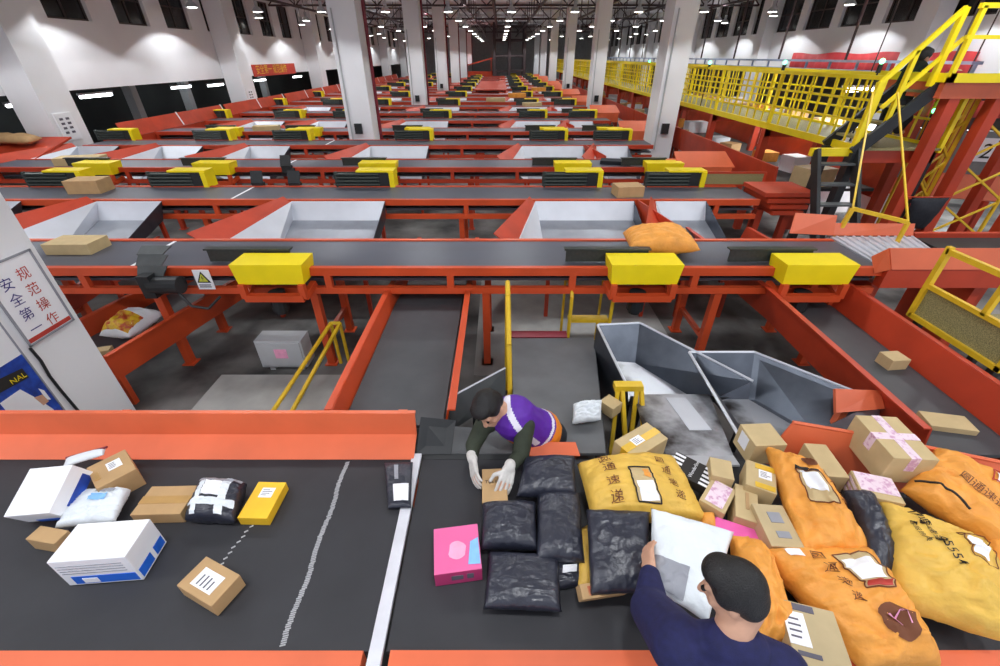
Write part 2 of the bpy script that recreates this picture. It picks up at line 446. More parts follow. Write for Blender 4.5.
# roof steel and services
for k, x in enumerate((-9.6, -6.9, -4.05, -1.6, -.3, 1.9, 4.9, 7.6, 10.2)):
    z = 5.0
    r = thing('service_rail', (x, 3, z), ('dark red sprinkler pipe' if k == 2 else 'dark cable rail')+' hung under the ceiling, %s from the dock side' % ORD[k], 'pipe', 'rails hung under the ceiling')
    b = B(); b.box(x-.05, x+.05, 3, HALL-1, z, z+.08); b.build('rail', PIPE if k == 2 else TRUSS, r)
    rod = None
    for j in range(24):
        if rod is None: rod = q = B().tube((x, 4, z+.08), (x, 4, 6), .025, 5).build('drop_rod', TRUSS, r)
        else: q = rod.copy(); C.objects.link(q); q.location = (0, 2.35*j, 0)
for k, y in enumerate([8.0+PIT*i for i in range(6)]):
    r = thing('roof_truss', (0, y, 5.2), 'dark steel roof truss across the hall, %s from the front' % ORD[k], 'truss', 'roof trusses')
    b = B(); b.bar((XL, y, 5.2), (XR, y, 5.2), .08); b.bar((XL, y, 5.8), (XR, y, 5.8), .08)
    for i in range(18):
        x = XL+i*1.36; b.tube((x, y, 5.2), (x+.68, y, 5.8), .03, 5); b.tube((x+.68, y, 5.8), (x+1.36, y, 5.2), .03, 5)
    b.build('lattice', TRUSS, r)
# pendant lamps: bell shade, lit disc, and the light itself
def make_lamp(x, y, z, label, group, watts, spot=True):
    r = thing('pendant_lamp', (x, y, z), label, 'lamp', group)
    B().tube((x, y, z+.01), (x, y, z+.16), .21, 16, .09).tube((x, y, z+.16), (x, y, z+.34), .06, 10).build('shade', GREYBOX, r)
    B().tube((x, y, z+.0), (x, y, z+.012), .14, 16).build('lit_disc', LAMPE, r)
    B().tube((x, y, z+.3), (x, y, 6.0), .012, 5).build('cable', TRUSS, r)
    return r
lamp0 = None
ceil_fill = bpy.data.lights.new('ceiling_fill_light', 'SPOT'); ceil_fill.energy = LAMP_W*.16; ceil_fill.spot_size = math.radians(140); ceil_fill.spot_blend = .5; ceil_fill.shadow_soft_size = .1; ceil_fill.color = (.95, .96, 1.0)  # upward fill added above every lamp to brighten the ceiling
spot = bpy.data.lights.new('lamp_light', 'SPOT'); spot.energy = LAMP_W; spot.spot_size = math.radians(130); spot.spot_blend = .06; spot.shadow_soft_size = .19; spot.color = (.93, .965, 1.0)
def put_lamp(x, y, z, label, group, light=True):
    global lamp0
    if lamp0 is None:
        r = lamp0 = make_lamp(x, y, z, label, group, LAMP_W)
        l = bpy.data.objects.new('lamp_light', spot); C.objects.link(l); l.parent = r; l.location = (0, 0, -.03)
        l = bpy.data.objects.new('ceiling_fill_light', ceil_fill); C.objects.link(l); l.parent = r; l.location = (.13, 0, .4); l.rotation_euler = (math.pi, 0, 0)
    else:
        r = copy_tree(lamp0); r.location = (x, y, z); r['label'] = label; r['group'] = group
LX = (-8.9, -6.55, -4.2, -1.9, .42, 2.75, 5.1, 7.5, 10.0)
for j in range(13):
    y = .8+4.7*j
    for i, x in enumerate(LX):
        if j > 8 and i in (0, 8): continue
        put_lamp(x, y, 4.43, 'pendant lamp with lit white disc, %s from the dock side in the %s crosswise row' % (ORD[i], ORD[j]), 'pendant lamps over the conveyors')
for j in range(11):
    y = 8.45+4.7*j
    put_lamp(XL+1.3, y, 4.43, 'pendant lamp washing the dock side wall, %s along it' % ORD[j], 'lamps along the dock side wall')
    put_lamp(XR-1.3, y, 4.5, 'pendant lamp washing the drape side wall, %s along it' % ORD[j], 'lamps along the drape side wall')
wash = spot.copy(); wash.energy = LAMP_W*1.6
for o_ in list(bpy.context.scene.objects):
    if o_.type == 'LIGHT' and o_.parent and 'washing' in o_.parent['label'] and o_.data == spot: o_.data = wash
# tube lights in the dock openings
for k, (x, y, z) in enumerate(((-11.9, 14.4, 2.1), (-12.6, 19.5, 2.05), (-12.6, 21.9, 2.0), (-12.9, 13.2, 1.98), (-12.8, 26.5, 2.0), (-12.6, 31, 2.0))):
    r = thing('tube_light', (x, y, z), 'white tube light glowing in the dark dock opening, %s counted inwards' % ORD[k], 'lamp', 'tube lights in the dock')
    B().tube((x-.02, y-.55, z), (x+.02, y+.55, z), .04).build('tube', TUBEE, r)
    B().box(x-.06, x+.06, y-.6, y+.6, z+.04, z+.09).build('fitting', GREYBOX, r)
    B().tube((x, y, z+.09), (x, y, 2.46), .012, 5).build('hanger', TRUSS, r)
for k, y in enumerate((17.5, 20.6, 24.4, 27.6)):
    r = thing('dock_gate', (-13.2, y, 0), 'dim grey dock gate post in the dark opening, %s counted inwards' % ORD[k], 'gate post', 'dock gate posts')
    B().box(-13.35, -13.05, y-.15, y+.15, 0, 2.45).build('post', GREYBOX, r)
    B().box(-13.25, -13.15, y+.15, y+1.2, .2, 1.0).build('gate_leaf', mat('dock_gate_grey', (88, 90, 90), .6), r)
# ------------------------------------------------------------------ cross conveyors, diverters, hoppers
NP = 11
PITCH = 4.72
def row_y(k):                      # near and far edge of a cross conveyor's belt
    p, q = divmod(k, 2)
    y = (4.08 if q == 0 else 6.57)+PITCH*p
    return y, y+.79
def row_right(k):
    return 3.95 if k < 2 else (3.75 if k % 2 else 3.45)
def cross_conveyor(k):
    y0, y1 = row_y(k); xl = -10.2 if k > 1 else -8.5; xr = row_right(k)
    nm = ORD[k]
    r = thing('cross_conveyor', ((xl+xr)/2, (y0+y1)/2, 0), 'orange framed cross conveyor with grey belt, %s from the front' % nm, 'conveyor', 'cross conveyors across the hall')
    b = B(); b.box(xl, xr, y0+.035, y1-.035, ROWZ-.03, ROWZ); b.box(xl, xr, y0+.08, y1-.08, 1.06, 1.09)
    b.build('belt', GREYB, r)
    if k < 8:
        for nmr, yy, s in (('near_rail', y0, -1), ('far_rail', y1, 1)):
            b = B()
            b.box(xl, xr, yy-.03, yy+.03, ROWZ-.075, ROWZ+.012)
            b.box(xl, xr, yy-.03, yy+.03, .955, 1.025)
            x = xl+.3
            while x < xr:
                b.box(x-.035, x+.035, yy-.026, yy+.026, 1.02, ROWZ-.07); x += 1.28
            b.build(nmr, FRAMEO if k < 2 else RED, r)
        legs = {0: (-7.4, -5.4, -3.69, -2.0, -.15, 2.34, 3.6)}.get(k, (-9, -6.7, -4.6, -2.6, -.6, 1.5, 3.2))
        for x in legs:
            if k > 3 and x in (-9, -6.7): continue
            for yy in (y0+.03, y1-.03):
                b = B().box(x-.04, x+.04, yy-.04, yy+.04, 0, .96).box(x-.07, x+.07, yy-.07, yy+.07, 0, .012); b.build('leg', FRAMEO if k < 2 else RED, r)
            if k < 2: B().bar((x, y0, .35), (x, y1, .35), .05).build('crossbar', FRAMEO, r)
        b = B()
        for x in (((-3.84,) if k == 0 else (-4.12,) if k == 1 else (-4.3,))): b.box(x-.018, x+.018, y0+.03, y1-.03, ROWZ, ROWZ+.003)
        b.build('splice_strip', PAPER, r)
    else:
        b = B().box(xl, xr, y0-.03, y0+.03, .95, ROWZ+.012).box(xl, xr, y1-.03, y1+.03, .95, ROWZ+.012); b.build('side_rails', RED, r)
        b = B()
        for x in (-8, -4.6, -1.6, 1.5, 3.2): b.box(x-.04, x+.04, y0+.3, y0+.38, 0, 1.07)
        b.build_each('leg', RED, r)
for k in range(NP*2): cross_conveyor(k)
# a diverter at the near edge of a belt, pushing away from us
def proto(name, parts):
    r = bpy.data.objects.new(name, None); r.empty_display_size = .1; C.objects.link(r); LOC[r] = V(0, 0, 0)
    for nm, b, m in parts: b.build(nm, m, r)
    return r
def taper_cover(b, x0, x1, y0, y1, z0, z1, t): return b.box(x0, x1, y0, y1, z0, z1, (t, .01))
pb = B(); pb.box(-.76, .1, .13, .145, .015, .15); 
for i in range(12): pb.tube((-.73+.073*i, .16, .02), (-.73+.073*i, .16, .14), .022, 6)
pb.box(-.78, .12, .11, .19, .145, .16)
br = B(); br.bar((-.3, -.2, -.24), (.3, -.2, -.24), .07); br.bar((-.3, -.2, -.24), (-.33, .02, -.18), .06); br.bar((.3, -.2, -.24), (.33, .02, -.18), .06)
br.bar((-.3, -.2, -.24), (-.3, -.2, -.085), .06); br.bar((.3, -.2, -.24), (.3, -.2, -.085), .06)
mt = B(); mt.tube((-.02, -.12, -.21), (-.02, -.12, -.42), .085, 12).tube((-.02, -.12, -.42), (-.02, -.12, -.46), .06, 12)
NEAR = proto('belt_diverter', [('yellow_cover', taper_cover(B(), -.355, .355, -.21, .10, -.09, .125, .025), YELLOW), ('roller_panel', pb, ROLLER), ('bracket', br, FRAMEO), ('drive_motor', mt, DARKM)])
pb = B(); pb.box(-.9, -.02, .0, .02, .0, .235)
for i in range(4): pb.tube((-.88, -.012, .035+.055*i), (-.16, -.012, .035+.055*i), .024, 8)
pb.tube((-.86, -.005, 0), (-.86, -.005, .24), .03, 8)
gp = B().box(-.16, .02, -.02, .0, .01, .22)
cv = B(); cv.box(-.52, .10, -.03, .22, .235, .262); cv.box(.02, .10, -.05, .22, -.01, .24); cv.box(-.52, .03, .05, .22, .03, .24)
br = B().box(-.5, .1, .03, .25, -.16, -.02).bar((.0, .2, -.16), (.0, .2, -.02), .06)
FAR = proto('belt_diverter', [('yellow_cover', cv, YELLOW), ('roller_panel', pb, ROLLER), ('gap_plate', gp, DARKM), ('bracket', br, FRAMEO)])
NX = (-7.75, -5.52, -2.3, 1.45, 3.17)
FX = (-9.6, -7.0, -4.95, -1.85, 1.6, 3.3)
used = set()
for k in range(NP*2):
    y0, y1 = row_y(k)
    src, xs, yy = (NEAR, NX, y0) if k % 2 == 0 else (FAR, FX, y1)
    if k == 0: xs = NX[2:]
    if k == 1: xs = FX[1:]
    for i, x in enumerate(xs):
        if x < -8 and k > 9: continue
        if src not in used: o = src; used.add(src)
        else: o = copy_tree(src)
        o.location = (x+random.uniform(-.06, .06)*(k > 1), yy, ROWZ)
        tag(o, 'yellow capped roller diverter, %s from the dock side on the %s cross conveyor' % (ORD[i], ORD[k]), 'diverter', 'yellow diverters on the cross conveyors')
# hoppers between the two conveyors of a pair
def hopper(x0, x1, divider=False):
    r = bpy.data.objects.new('drop_hopper', None); C.objects.link(r); LOC[r] = V(0, 0, 0)
    ya, yb = .84, 2.44          # from the near conveyor's far edge to the far conveyor's near edge
    B().plate([(x0, yb, 1.235), (x1, yb, 1.235), (x1, yb-.13, .98), (x0, yb-.13, .98)], .008).build('back_panel', STEEL, r)
    B().plate([(x0, yb-.13, .98), (x1, yb-.13, .98), (x1, ya+.25, .68), (x0+.1, ya+.25, .68)], .008).build('slide_panel', SLIDEST, r)
    B().plate([(x0-.36, ya+.03, 1.1), (x0, yb, 1.235), (x0, yb-.13, .98), (x0+.1, ya+.25, .68)], .008).build('side_panel', STEEL, r)
    B().plate([(x1, yb, 1.235), (x1, ya+.25, .82), (x1, ya+.25, .68), (x1, yb-.13, .98)], .008).build('side_panel', CHUTE, r)
    B().plate([(x0-.1, yb-.02, 1.31), (x0-.62, ya+.05, 1.29), (x0-.33, ya+.05, 1.06), (x0-.0, yb-.02, 1.2)], .012).build('guard_plate', RED, r)
    for xx in (x0+.1, x1-.06):
        for yy in (ya+.27, yb-.12): B().box(xx-.025, xx+.025, yy-.025, yy+.025, 0, .69 if yy < 1.5 else .97).build('leg', RED, r)
    if divider: B().plate([(x1+.04, yb-.02, 1.27), (x1+.26, ya+.2, 1.27), (x1+.26, ya+.2, .8), (x1+.04, yb-.02, .8)], .02).build('divider_plate', RED, r)
    return r
HX = [(-10.3, -9.3, False), (-8.25, -7.25, False), (-6.1, -5.12, False), (-3.15, -1.74, False), (.54, 2.03, True), (2.36, 3.12, False)]
HP = {}
for p in range(NP):
    for i, hx in enumerate(HX):
        if p == 0 and i == 0: continue
        if i < 1 and p > 1: continue
        if i not in HP: o = HP[i] = hopper(*hx)
        else: o = copy_tree(HP[i])
        o.location = (0, row_y(2*p)[0], 0)
        tag(o, 'galvanised drop hopper, %s from the dock side between the %s and %s cross conveyors' % (ORD[i], ORD[2*p], ORD[2*p+1]), 'hopper', 'drop hoppers between the cross conveyors')
# orange end guards on the walkway side of the farther conveyors
for p in range(1, NP):
    y0 = row_y(2*p)[0]
    r = thing('end_guard', (3.95, y0, 1.2), 'salmon orange end guard beside the yellow walkway on the %s cross conveyor' % ORD[2*p], 'guard', 'end guards of the cross conveyors')
    B().plate([(3.42, y0+.2, 1.5), (4.42, y0+.2, 1.5), (4.55, y0-.1, 1.26), (3.45, y0-.1, 1.26)], .03).box(3.45, 4.5, y0-.1, y0+.8, .95, 1.26).build('guard_panel', ORANGE, r)
# parcels riding on the cross conveyors
def bx(name, x, y, z, w_, d, h, rz, label, m=CARD, sticker=True, group=None, cat='box'):
    c, s_ = math.cos(rz), math.sin(rz)
    ex, ey = V(c, s_, 0)*w_, V(-s_, c, 0)*d
    A = V(x, y, z+h)-ex/2-ey/2
    return carton(name, A, A+ex, A+ey, h, label, cat, m, stickers=[(.3, .75, .3, .7, PAPER)] if sticker else (), group=group)
ride = [(0, -4.75, .1, .5, .3, .12, CARD2, 'flat tan carton on the nearest cross conveyor beside the white sign pillar'),
        (1, -6.6, .1, .5, .34, .2, CARD, 'tan carton on the second cross conveyor near its dock end'),
        (1, 2.0, -.12, .42, .3, .16, CARD, 'tan carton on the second cross conveyor by its last diverters'),
        (2, 2.35, 0, .6, .3, .07, DARKC, 'flat dark packet lying on the third cross conveyor'),
        (2, -8.5, 0, .8, .35, .14, CARD2, 'long pale carton on the third cross conveyor near its dock end'),
        (4, -6.9, 0, .7, .3, .12, CARD2, 'pale carton on the fifth cross conveyor near its dock end'),
        (7, 1.4, 0, .8, .35, .14, CARD2, 'pale carton in the middle of the eighth cross conveyor'),
        (9, .9, 0, .9, .35, .2, SACKO, 'orange bundle in the middle of the tenth cross conveyor'),
        (8, -.2, 0, .9, .35, .16, CARD2, 'pale long parcel in the middle of the ninth cross conveyor'),
        (11, 2.4, 0, .9, .4, .2, SACKO, 'orange bundle near the walkway end of the twelfth cross conveyor')]
for k, x, dy, a, d, h, m, lab in ride:
    bx('parcel', x, sum(row_y(k))/2+dy, ROWZ, a, d, h, random.uniform(-.3, .3), lab, m, sticker=False, cat='parcel')
root, s = soft('mail_sack', 'large tan orange mail sack riding the nearest cross conveyor behind a yellow diverter', 'sack', SACKO, (1.38, 4.3, 1.36), (2.12, 4.26, 1.36), (2.1, 4.78, 1.36), (1.42, 4.8, 1.36), .19, seed=3)
for k, (x, y, lab) in enumerate(((-4.07, 7.42, 'behind the second cross conveyor, nearer the sign pillar'), (-3.45, 7.42, 'behind the second cross conveyor, beside the roller panel'), (-4.15, 8.75, 'before the third cross conveyor near its seam'))):
    r = thing('drive_motor', (x, y, 1.2), 'small dark drive motor with upright guard '+lab, 'motor')
    B().box(x-.09, x+.09, y-.05, y+.05, 1.16, 1.3).tube((x-.09, y+.0, 1.2), (x+.14, y+.0, 1.2), .05, 10).build('motor_body', DARKM, r)
    B().plate([(x-.1, y-.04, 1.28), (x+.1, y-.04, 1.28), (x+.11, y+.02, 1.48), (x-.09, y+.02, 1.48)], .012).build('curved_guard', DARKM, r)
# drive motor and belt scraper on the nearest conveyor, warning plate
r = thing('drive_motor', (-3.5, 4.0, 1.0), 'dark drive motor with curved guard on the nearest cross conveyor', 'motor')
B().tube((-3.55, 3.93, 1.12), (-3.25, 3.93, 1.12), .09, 14).box(-3.62, -3.5, 3.86, 4.0, 1.0, 1.24).build('motor_body', DARKM, r)
b = B(); pts = [(y, z) for y, z in ((3.96, 1.2), (4.0, 1.3), (4.07, 1.39), (4.16, 1.45))]
for (ya, za), (yb, zb) in zip(pts, pts[1:]): b.plate([(-3.68, ya, za), (-3.42, ya, za), (-3.36, yb, zb), (-3.66, yb, zb)], .012)
b.build('curved_guard', mat('dull_grey_metal', (96, 100, 100), .45, .4), r)
b = B(); b.path([(-3.3, 3.9, 1.06), (-3.2, 3.88, .9), (-3.05, 3.9, .86), (-2.95, 4.0, .95)], .014, 6); b.build('power_cable', DARKM, r)
r = thing('warning_plate', (-3.08, 4.04, 1.02), 'white warning plate with a yellow triangle on the nearest orange rail', 'sign')
B().box(-3.16, -2.99, 4.028, 4.036, 1.02, 1.24).build('plate', PAPER, r)
b = B().plate([(-3.145, 4.024, 1.10), (-3.005, 4.024, 1.10), (-3.075, 4.024, 1.225)], .004); b.build('black_triangle', INKB, r)
B().plate([(-3.122, 4.020, 1.114), (-3.028, 4.020, 1.114), (-3.075, 4.020, 1.2)], .004).build('yellow_triangle', mat('warning_yellow', (206, 208, 70), .5), r)
b = B().plate([(-3.07, 4.017, 1.185), (-3.085, 4.017, 1.15), (-3.07, 4.017, 1.155), (-3.08, 4.017, 1.122), (-3.06, 4.017, 1.16), (-3.073, 4.017, 1.158)], .002); b.build('black_bolt', INKB, r)
b = B()
for i in range(2): b.box(-3.14, -3.02, 4.024, 4.028, 1.045+.022*i, 1.055+.022*i)
b.build('printed_lines', INK, r)
# ------------------------------------------------------------------ sign pillar at the left
r = thing('sign_pillar', (-4.15, 2.8, 0), 'broad white pillar beside the front belt carrying a safety board and a poster', 'pillar')
B().box(-4.55, -3.75, 2.16, 3.27, 0, 6.0).build('shaft', WHITEW, r)
B().box(-3.75, -3.742, 2.725, 2.735, 0, 2.4).build('panel_joint', GPLAS, r)
r = thing('safety_board', (-3.74, 3.0, 1.14), 'white framed safety board with red and blue Chinese characters on the pillar', 'sign')
B().box(-3.745, -3.73, 2.80, 3.20, 1.15, 1.79).build('board', PAPER, r)
b = B().box(-3.732, -3.722, 2.79, 2.805, 1.14, 1.80).box(-3.732, -3.722, 3.195, 3.21, 1.14, 1.80).box(-3.732, -3.722, 2.79, 3.21, 1.785, 1.80).box(-3.732, -3.722, 2.79, 3.21, 1.14, 1.155)
b.build('frame', GPLAS, r)
for i, ch in enumerate('规范操作'): letters('red_character', ch, (-3.727, 3.01, 1.615-.135*i), (0, 1, 0), (0, 0, 1), .105, REDI, r)
for i, ch in enumerate('安全第一'): letters('blue_character', ch, (-3.727, 2.86, 1.59-.128*i), (0, 1, 0), (0, 0, 1), .105, BLUEI, r)
B().box(-3.73, -3.727, 2.81, 3.19, 1.16, 1.195).build('red_band', REDI, r)
r = thing('poster', (-3.74, 2.45, .5), 'blue poster with yellow lettering at the foot of the white pillar', 'poster')
B().box(-3.748, -3.742, 2.18, 2.72, .3, 1.12).build('sheet', NAVYP, r)
B().plate([(-3.738, 2.4, 1.07), (-3.738, 2.66, 1.03), (-3.738, 2.66, .94), (-3.738, 2.4, .97)], .003).build('dark_band', INKB, r)
letters('yellow_letters', 'NAL', (-3.735, 2.535, .965), (0, 1, -.06), (0, 0, 1), .062, YELLOW, r)
b = B().plate([(-3.738, 2.4, .9), (-3.738, 2.56, .9), (-3.738, 2.62, .74), (-3.738, 2.66, .6), (-3.738, 2.64, .5), (-3.738, 2.4, .5)], .003).build('white_shape', PAPER, r)
B().plate([(-3.738, 2.665, .82), (-3.738, 2.69, .78), (-3.738, 2.69, .68), (-3.738, 2.665, .7)], .003).build('white_patch', PAPER, r)
B().plate([(-3.736, 2.6, .78), (-3.736, 2.66, .76), (-3.736, 2.67, .68), (-3.736, 2.62, .68)], .003).build('tan_shape', SKIN, r)
B().plate([(-3.736, 2.45, .66), (-3.736, 2.54, .62), (-3.736, 2.56, .54), (-3.736, 2.45, .54)], .003).build('brown_shape', BROWNI, r)
B().path([(-3.735, 2.79, 1.13), (-3.735, 2.80, 1.0), (-3.735, 2.785, .85), (-3.735, 2.79, .7), (-3.735, 2.80, .55), (-3.735, 2.81, .4)], .011, 6).build('black_cable', DARKM)
o = bpy.context.scene.objects['black_cable']; tag(o, 'black cable running down the white pillar beside the poster', 'cable')
# ------------------------------------------------------------------ feed belts running under the cross conveyors towards us
def feed_belt(name, xa, xb, pts, label, guard=.16, m=FEEDM, gm=FRAMEO, lean=.05, shift=0.):
    """belt between xa and xb following (y, z) points, with orange guards both sides; shift slides it sideways along its run"""
    y0, y1 = pts[0][0], pts[-1][0]
    sh = lambda y: shift*(y-y0)/(y1-y0)
    r = thing(name, ((xa+xb)/2, (y0+y1)/2, 0), label, 'conveyor')
    b = B()
    for (ya, za), (yb, zb) in zip(pts, pts[1:]): b.plate([(xa+sh(ya), ya, za), (xb+sh(ya), ya, za), (xb+sh(yb), yb, zb), (xa+sh(yb), yb, zb)], .03)
    b.build('belt', m, r)
    for s, x in ((-1, xa), (1, xb)):
        b = B()
        for (ya, za), (yb, zb) in zip(pts, pts[1:]):
            b.plate([(x+sh(ya), ya, za-.12), (x+s*lean+sh(ya), ya, za+guard), (x+s*lean+sh(yb), yb, zb+guard), (x+sh(yb), yb, zb-.12)], .015)
            b.plate([(x+s*lean+sh(ya), ya, za+guard), (x+s*(lean+.05)+sh(ya), ya, za+guard), (x+s*(lean+.05)+sh(yb), yb, zb+guard), (x+s*lean+sh(yb), yb, zb+guard)], .012)
        b.build('side_guard', gm, r)
    for y, z in (pts[0], pts[-1]):
        for x in (xa, xb):
            B().box(x-.03+sh(y), x+.03+sh(y), y+.05, y+.11, 0, z-.1).build('leg', gm, r)
    return r
feed_belt('feed_belt', -1.12, -.41, [(2.2, .86), (4.0, .84), (5.0, .72), (6.1, .66)], 'grey feed belt with orange guards coming down the middle to the front belt')
feed_belt('feed_belt', -4.65, -3.86, [(3.32, .46), (4.6, .52), (6.3, .6)], 'grey feed belt with orange guards beside the white sign pillar', guard=.2, shift=.9)
feed_belt('feed_belt', 2.9, 3.58, [(2.0, .78), (4.0, .8), (6.2, .68)], 'grey feed belt with tall orange guards coming down on the walkway side', guard=.26, gm=RED, lean=.09)
feed_belt('feed_belt', -6.1, -5.3, [(3.3, .5), (6.3, .6)], 'grey feed belt with orange guards farthest to the dock side under the nearest conveyor', gm=RED)
root, s = soft('parcel', 'clear bag of yellow and red goods on the feed belt by the sign pillar', 'parcel', WPLAS, (-4.2, 3.75, .62), (-3.86, 3.72, .62), (-3.76, 4.15, .66), (-4.15, 4.15, .66), .16, seed=5)
s.patch(.05, .95, .05, .55, 'yellow_contents', mat('yellow_red_goods', (206, 168, 30), .4, rgb2=(176, 70, 40), scale=14, thresh=(.45, .6)), root, .004)
bx('parcel', -4.12, 3.62, .49, .16, .1, .05, .3, 'small pale box at the lower end of the feed belt by the sign pillar', CARD2, False, cat='box')
root_, fr_ = bx('parcel', 3.42, 3.0, .795, .17, .14, .11, .1, 'small pale packet with pink side on the walkway side feed belt', CARD2, False, cat='packet')
bx('parcel', 3.28, 2.28, .79, .3, .16, .05, -.2, 'flat pale packet at the lower end of the walkway side feed belt', CARD2, False, cat='packet')
# wide grey slide in the middle with its pole, ladder and red sill
r = thing('rubber_slide', (.5, 3, 0), 'wide grey rubber slide leading down to the worker in the purple vest', 'slide')
b = B(); b.plate([(.1, 2.0, .80), (.72, 2.0, .80), (.98, 3.72, .60), (.12, 3.72, .60)], .02); b.build('slide_bed', SLIDEM, r)
B().plate([(.72, 2.0, .79), (.98, 3.72, .59), (.98, 3.72, .40), (.72, 2.0, .40)], .02).build('side_board', DARKM, r)
B().plate([(.12, 3.72, .615), (.7, 3.72, .615), (.7, 3.8, .64), (.12, 3.8, .64)], .02).build('red_sill', PIPE, r)
b = B()
for x, y in ((.15, 2.1), (.7, 2.1), (.15, 3.65), (.92, 3.65)): b.box(x-.025, x+.025, y-.025, y+.025, 0, .6)
b.build_each('support_post', DARKM, r)
r = thing('kick_plate', (.38, 1.95, .8), 'salmon orange kick plate between the purple vest and the front belt', 'plate')
B().plate([(.18, 1.9, .895), (.52, 1.9, .895), (.5, 1.99, .925), (.2, 1.99, .925)], .02).box(.2, .5, 1.93, 1.97, .5, .9).build('plate', ORANGE, r)
r = thing('handrail_pole', (.1, 3, 0), 'single yellow handrail pole rising behind the worker in the purple vest', 'handrail')
b = B(); b.path([(.085, 2.75, 0), (.085, 2.75, .62), (.075, 2.95, 1.05), (.07, 3.3, 1.32), (.07, 3.55, 1.34), (.07, 3.62, 0)], .022, 8); b.build('pole', RAILY, r)
def ladder_frame(x0, x1, y0, y1, z0, z1, label, cat='step'):
    r = thing('step_stile', ((x0+x1)/2, (y0+y1)/2, 0), label, cat)
    for x in (x0, x1):
        b = B(); b.path([(x, y0, 0), (x, y0, z1-.04), (x, y0+.03, z1)], .02, 8); b.path([(x, y0+.03, z1), (x, y1-.05, z1), (x, y1, z1-.05), (x, y1, 0)], .016, 8); b.build('side_rail', RAILY, r)
    for z in (z0, (z0+z1)/2): B().bar((x0, y0+.1, z), (x1, y0+.1, z), .12, .03).build('tread', RAILY, r)
    return r
ladder_frame(.76, 1.2, 4.0, 4.5, .25, .98, 'yellow step ladder frame standing behind the grey slide under the nearest conveyor')
r = thing('a_frame_stool', (1.05, 2.5, 0), 'small yellow A shaped step stool beside the scuffed steel chute', 'stool')
for x in (.93, 1.08):
    B().bar((x-.02, 2.42, .35), (x, 2.6, .9), .03).build('leg', RAILY, r); B().bar((x+.08, 2.3, .35), (x+.03, 2.6, .9), .03).build('leg', RAILY, r)
B().box(.9, 1.12, 2.57, 2.64, .87, .92).build('top_bar', RAILY, r); B().bar((.91, 2.45, .42), (1.15, 2.4, .42), .03).build('crossbar', RAILY, r)
b = B().box(.9, .93, 2.4, 2.43, 0, .36).box(1.14, 1.17, 2.28, 2.31, 0, .36); b.build_each('foot', RAILY, r)
root, s = soft('parcel', 'silver white bag lying on the grey slide behind the worker', 'parcel', WPLAS, (0.524, 2.257, 0.830), (0.744, 2.298, 0.830), (0.784, 2.482, 0.860), (0.555, 2.437, 0.860), .06, seed=8, wr=.25, prof=.35)
bx('parcel', .87, 2.52, .71, .12, .13, .1, .7, 'small open tan carton beside the silver bag on the grey slide', CARD2, False)
# galvanised chutes
r = thing('steel_chute', (1.4, 3.1, 0), 'deep galvanised steel chute beside the grey slide', 'chute')
a = [(.94, 3.51, .9), (1.36, 3.55, .9), (2.02, 2.66, .9), (1.02, 2.66, .86)]
lo = [(1.08, 3.3, .62), (1.3, 3.3, .6), (1.75, 2.76, .56), (1.1, 2.76, .56)]
B().plate([a[0], lo[0], lo[3], a[3]], .012).build('side_panel', CHUTE, r)
B().plate([a[0], a[1], lo[1], lo[0]], .012).build('back_panel', CHUTE, r)
B().plate([a[1], a[2], lo[2], lo[1]], .012).build('side_panel', CHUTE, r)
B().plate(lo, .012).build('bed_plate', SCUFF, r)
B().plate([a[0], a[3], (a[3][0], a[3][1], .3), (a[0][0], a[0][1], .3)], .012).build('outer_skirt', CHUTE, r)
b = B(); b.path([a[3], a[0], a[1], a[2]], .012, 6); b.build('rolled_edge', STEEL, r)
B().plate([lo[3], lo[2], (1.9, 2.68, .72), (1.08, 2.68, .72)], .012).build('lip_plate', CHUTE, r)
b = B()
for x, y in ((1.0, 3.4), (1.3, 3.45), (1.1, 2.8), (1.75, 2.8)): b.box(x-.025, x+.025, y-.025, y+.025, 0, .56)
b.build_each('support_post', DARKM, r)
r = thing('steel_apron', (1.35, 2.3, 0), 'flat scuffed steel apron plate between the chutes and the parcel pile', 'apron')
B().plate([(1.1, 2.68, .74), (1.72, 2.68, .74), (1.54, 1.93, .86), (1.0, 1.93, .86)], .012).build('apron_plate', SCUFF, r)
B().plate([(1.34, 2.62, .76), (1.5, 2.62, .76), (1.52, 2.2, .825), (1.36, 2.2, .825)], .006).build('patch_plate', STEEL, r)
B().plate([(1.0, 1.93, .862), (1.54, 1.93, .862), (1.52, 1.82, .9), (1.0, 1.82, .9)], .012).build('end_lip', STEEL, r)
b = B()
for x, y in ((1.12, 2.6), (1.66, 2.6), (1.05, 2.0), (1.5, 2.0)): b.box(x-.025, x+.025, y-.025, y+.025, 0, .74)
b.build_each('support_post', DARKM, r)
r = thing('steel_chute', (2.2, 2.8, 0), 'wide galvanised steel chute with dark scuffed bed behind the taped carton', 'chute')
a = [(1.66, 3.06, .9), (2.23, 3.06, .9), (2.86, 2.42, .9), (2.5, 2.1, .98)]
lo = [(1.84, 2.8, .58), (2.15, 2.8, .58), (2.45, 2.3, .6), (1.78, 1.98, .8)]
B().plate([a[0], a[1], lo[1], lo[0]], .012).build('back_panel', CHUTE, r)
B().plate([a[1], a[2], lo[2], lo[1]], .012).build('side_panel', CHUTE, r)
B().plate([a[0], lo[0], lo[3], (1.66, 2.0, .86)], .012).build('side_panel', CHUTE, r)
B().plate([lo[0], lo[1], lo[2], lo[3]], .012).build('bed_plate', SCUFF, r)
B().plate([lo[2], a[2], (2.5, 2.0, .92), lo[3]], .012).build('front_panel', CHUTE, r)
b = B(); b.path([(1.66, 2.0, .86), a[0], a[1], a[2]], .012, 6); b.build('rolled_edge', STEEL, r)
b = B()
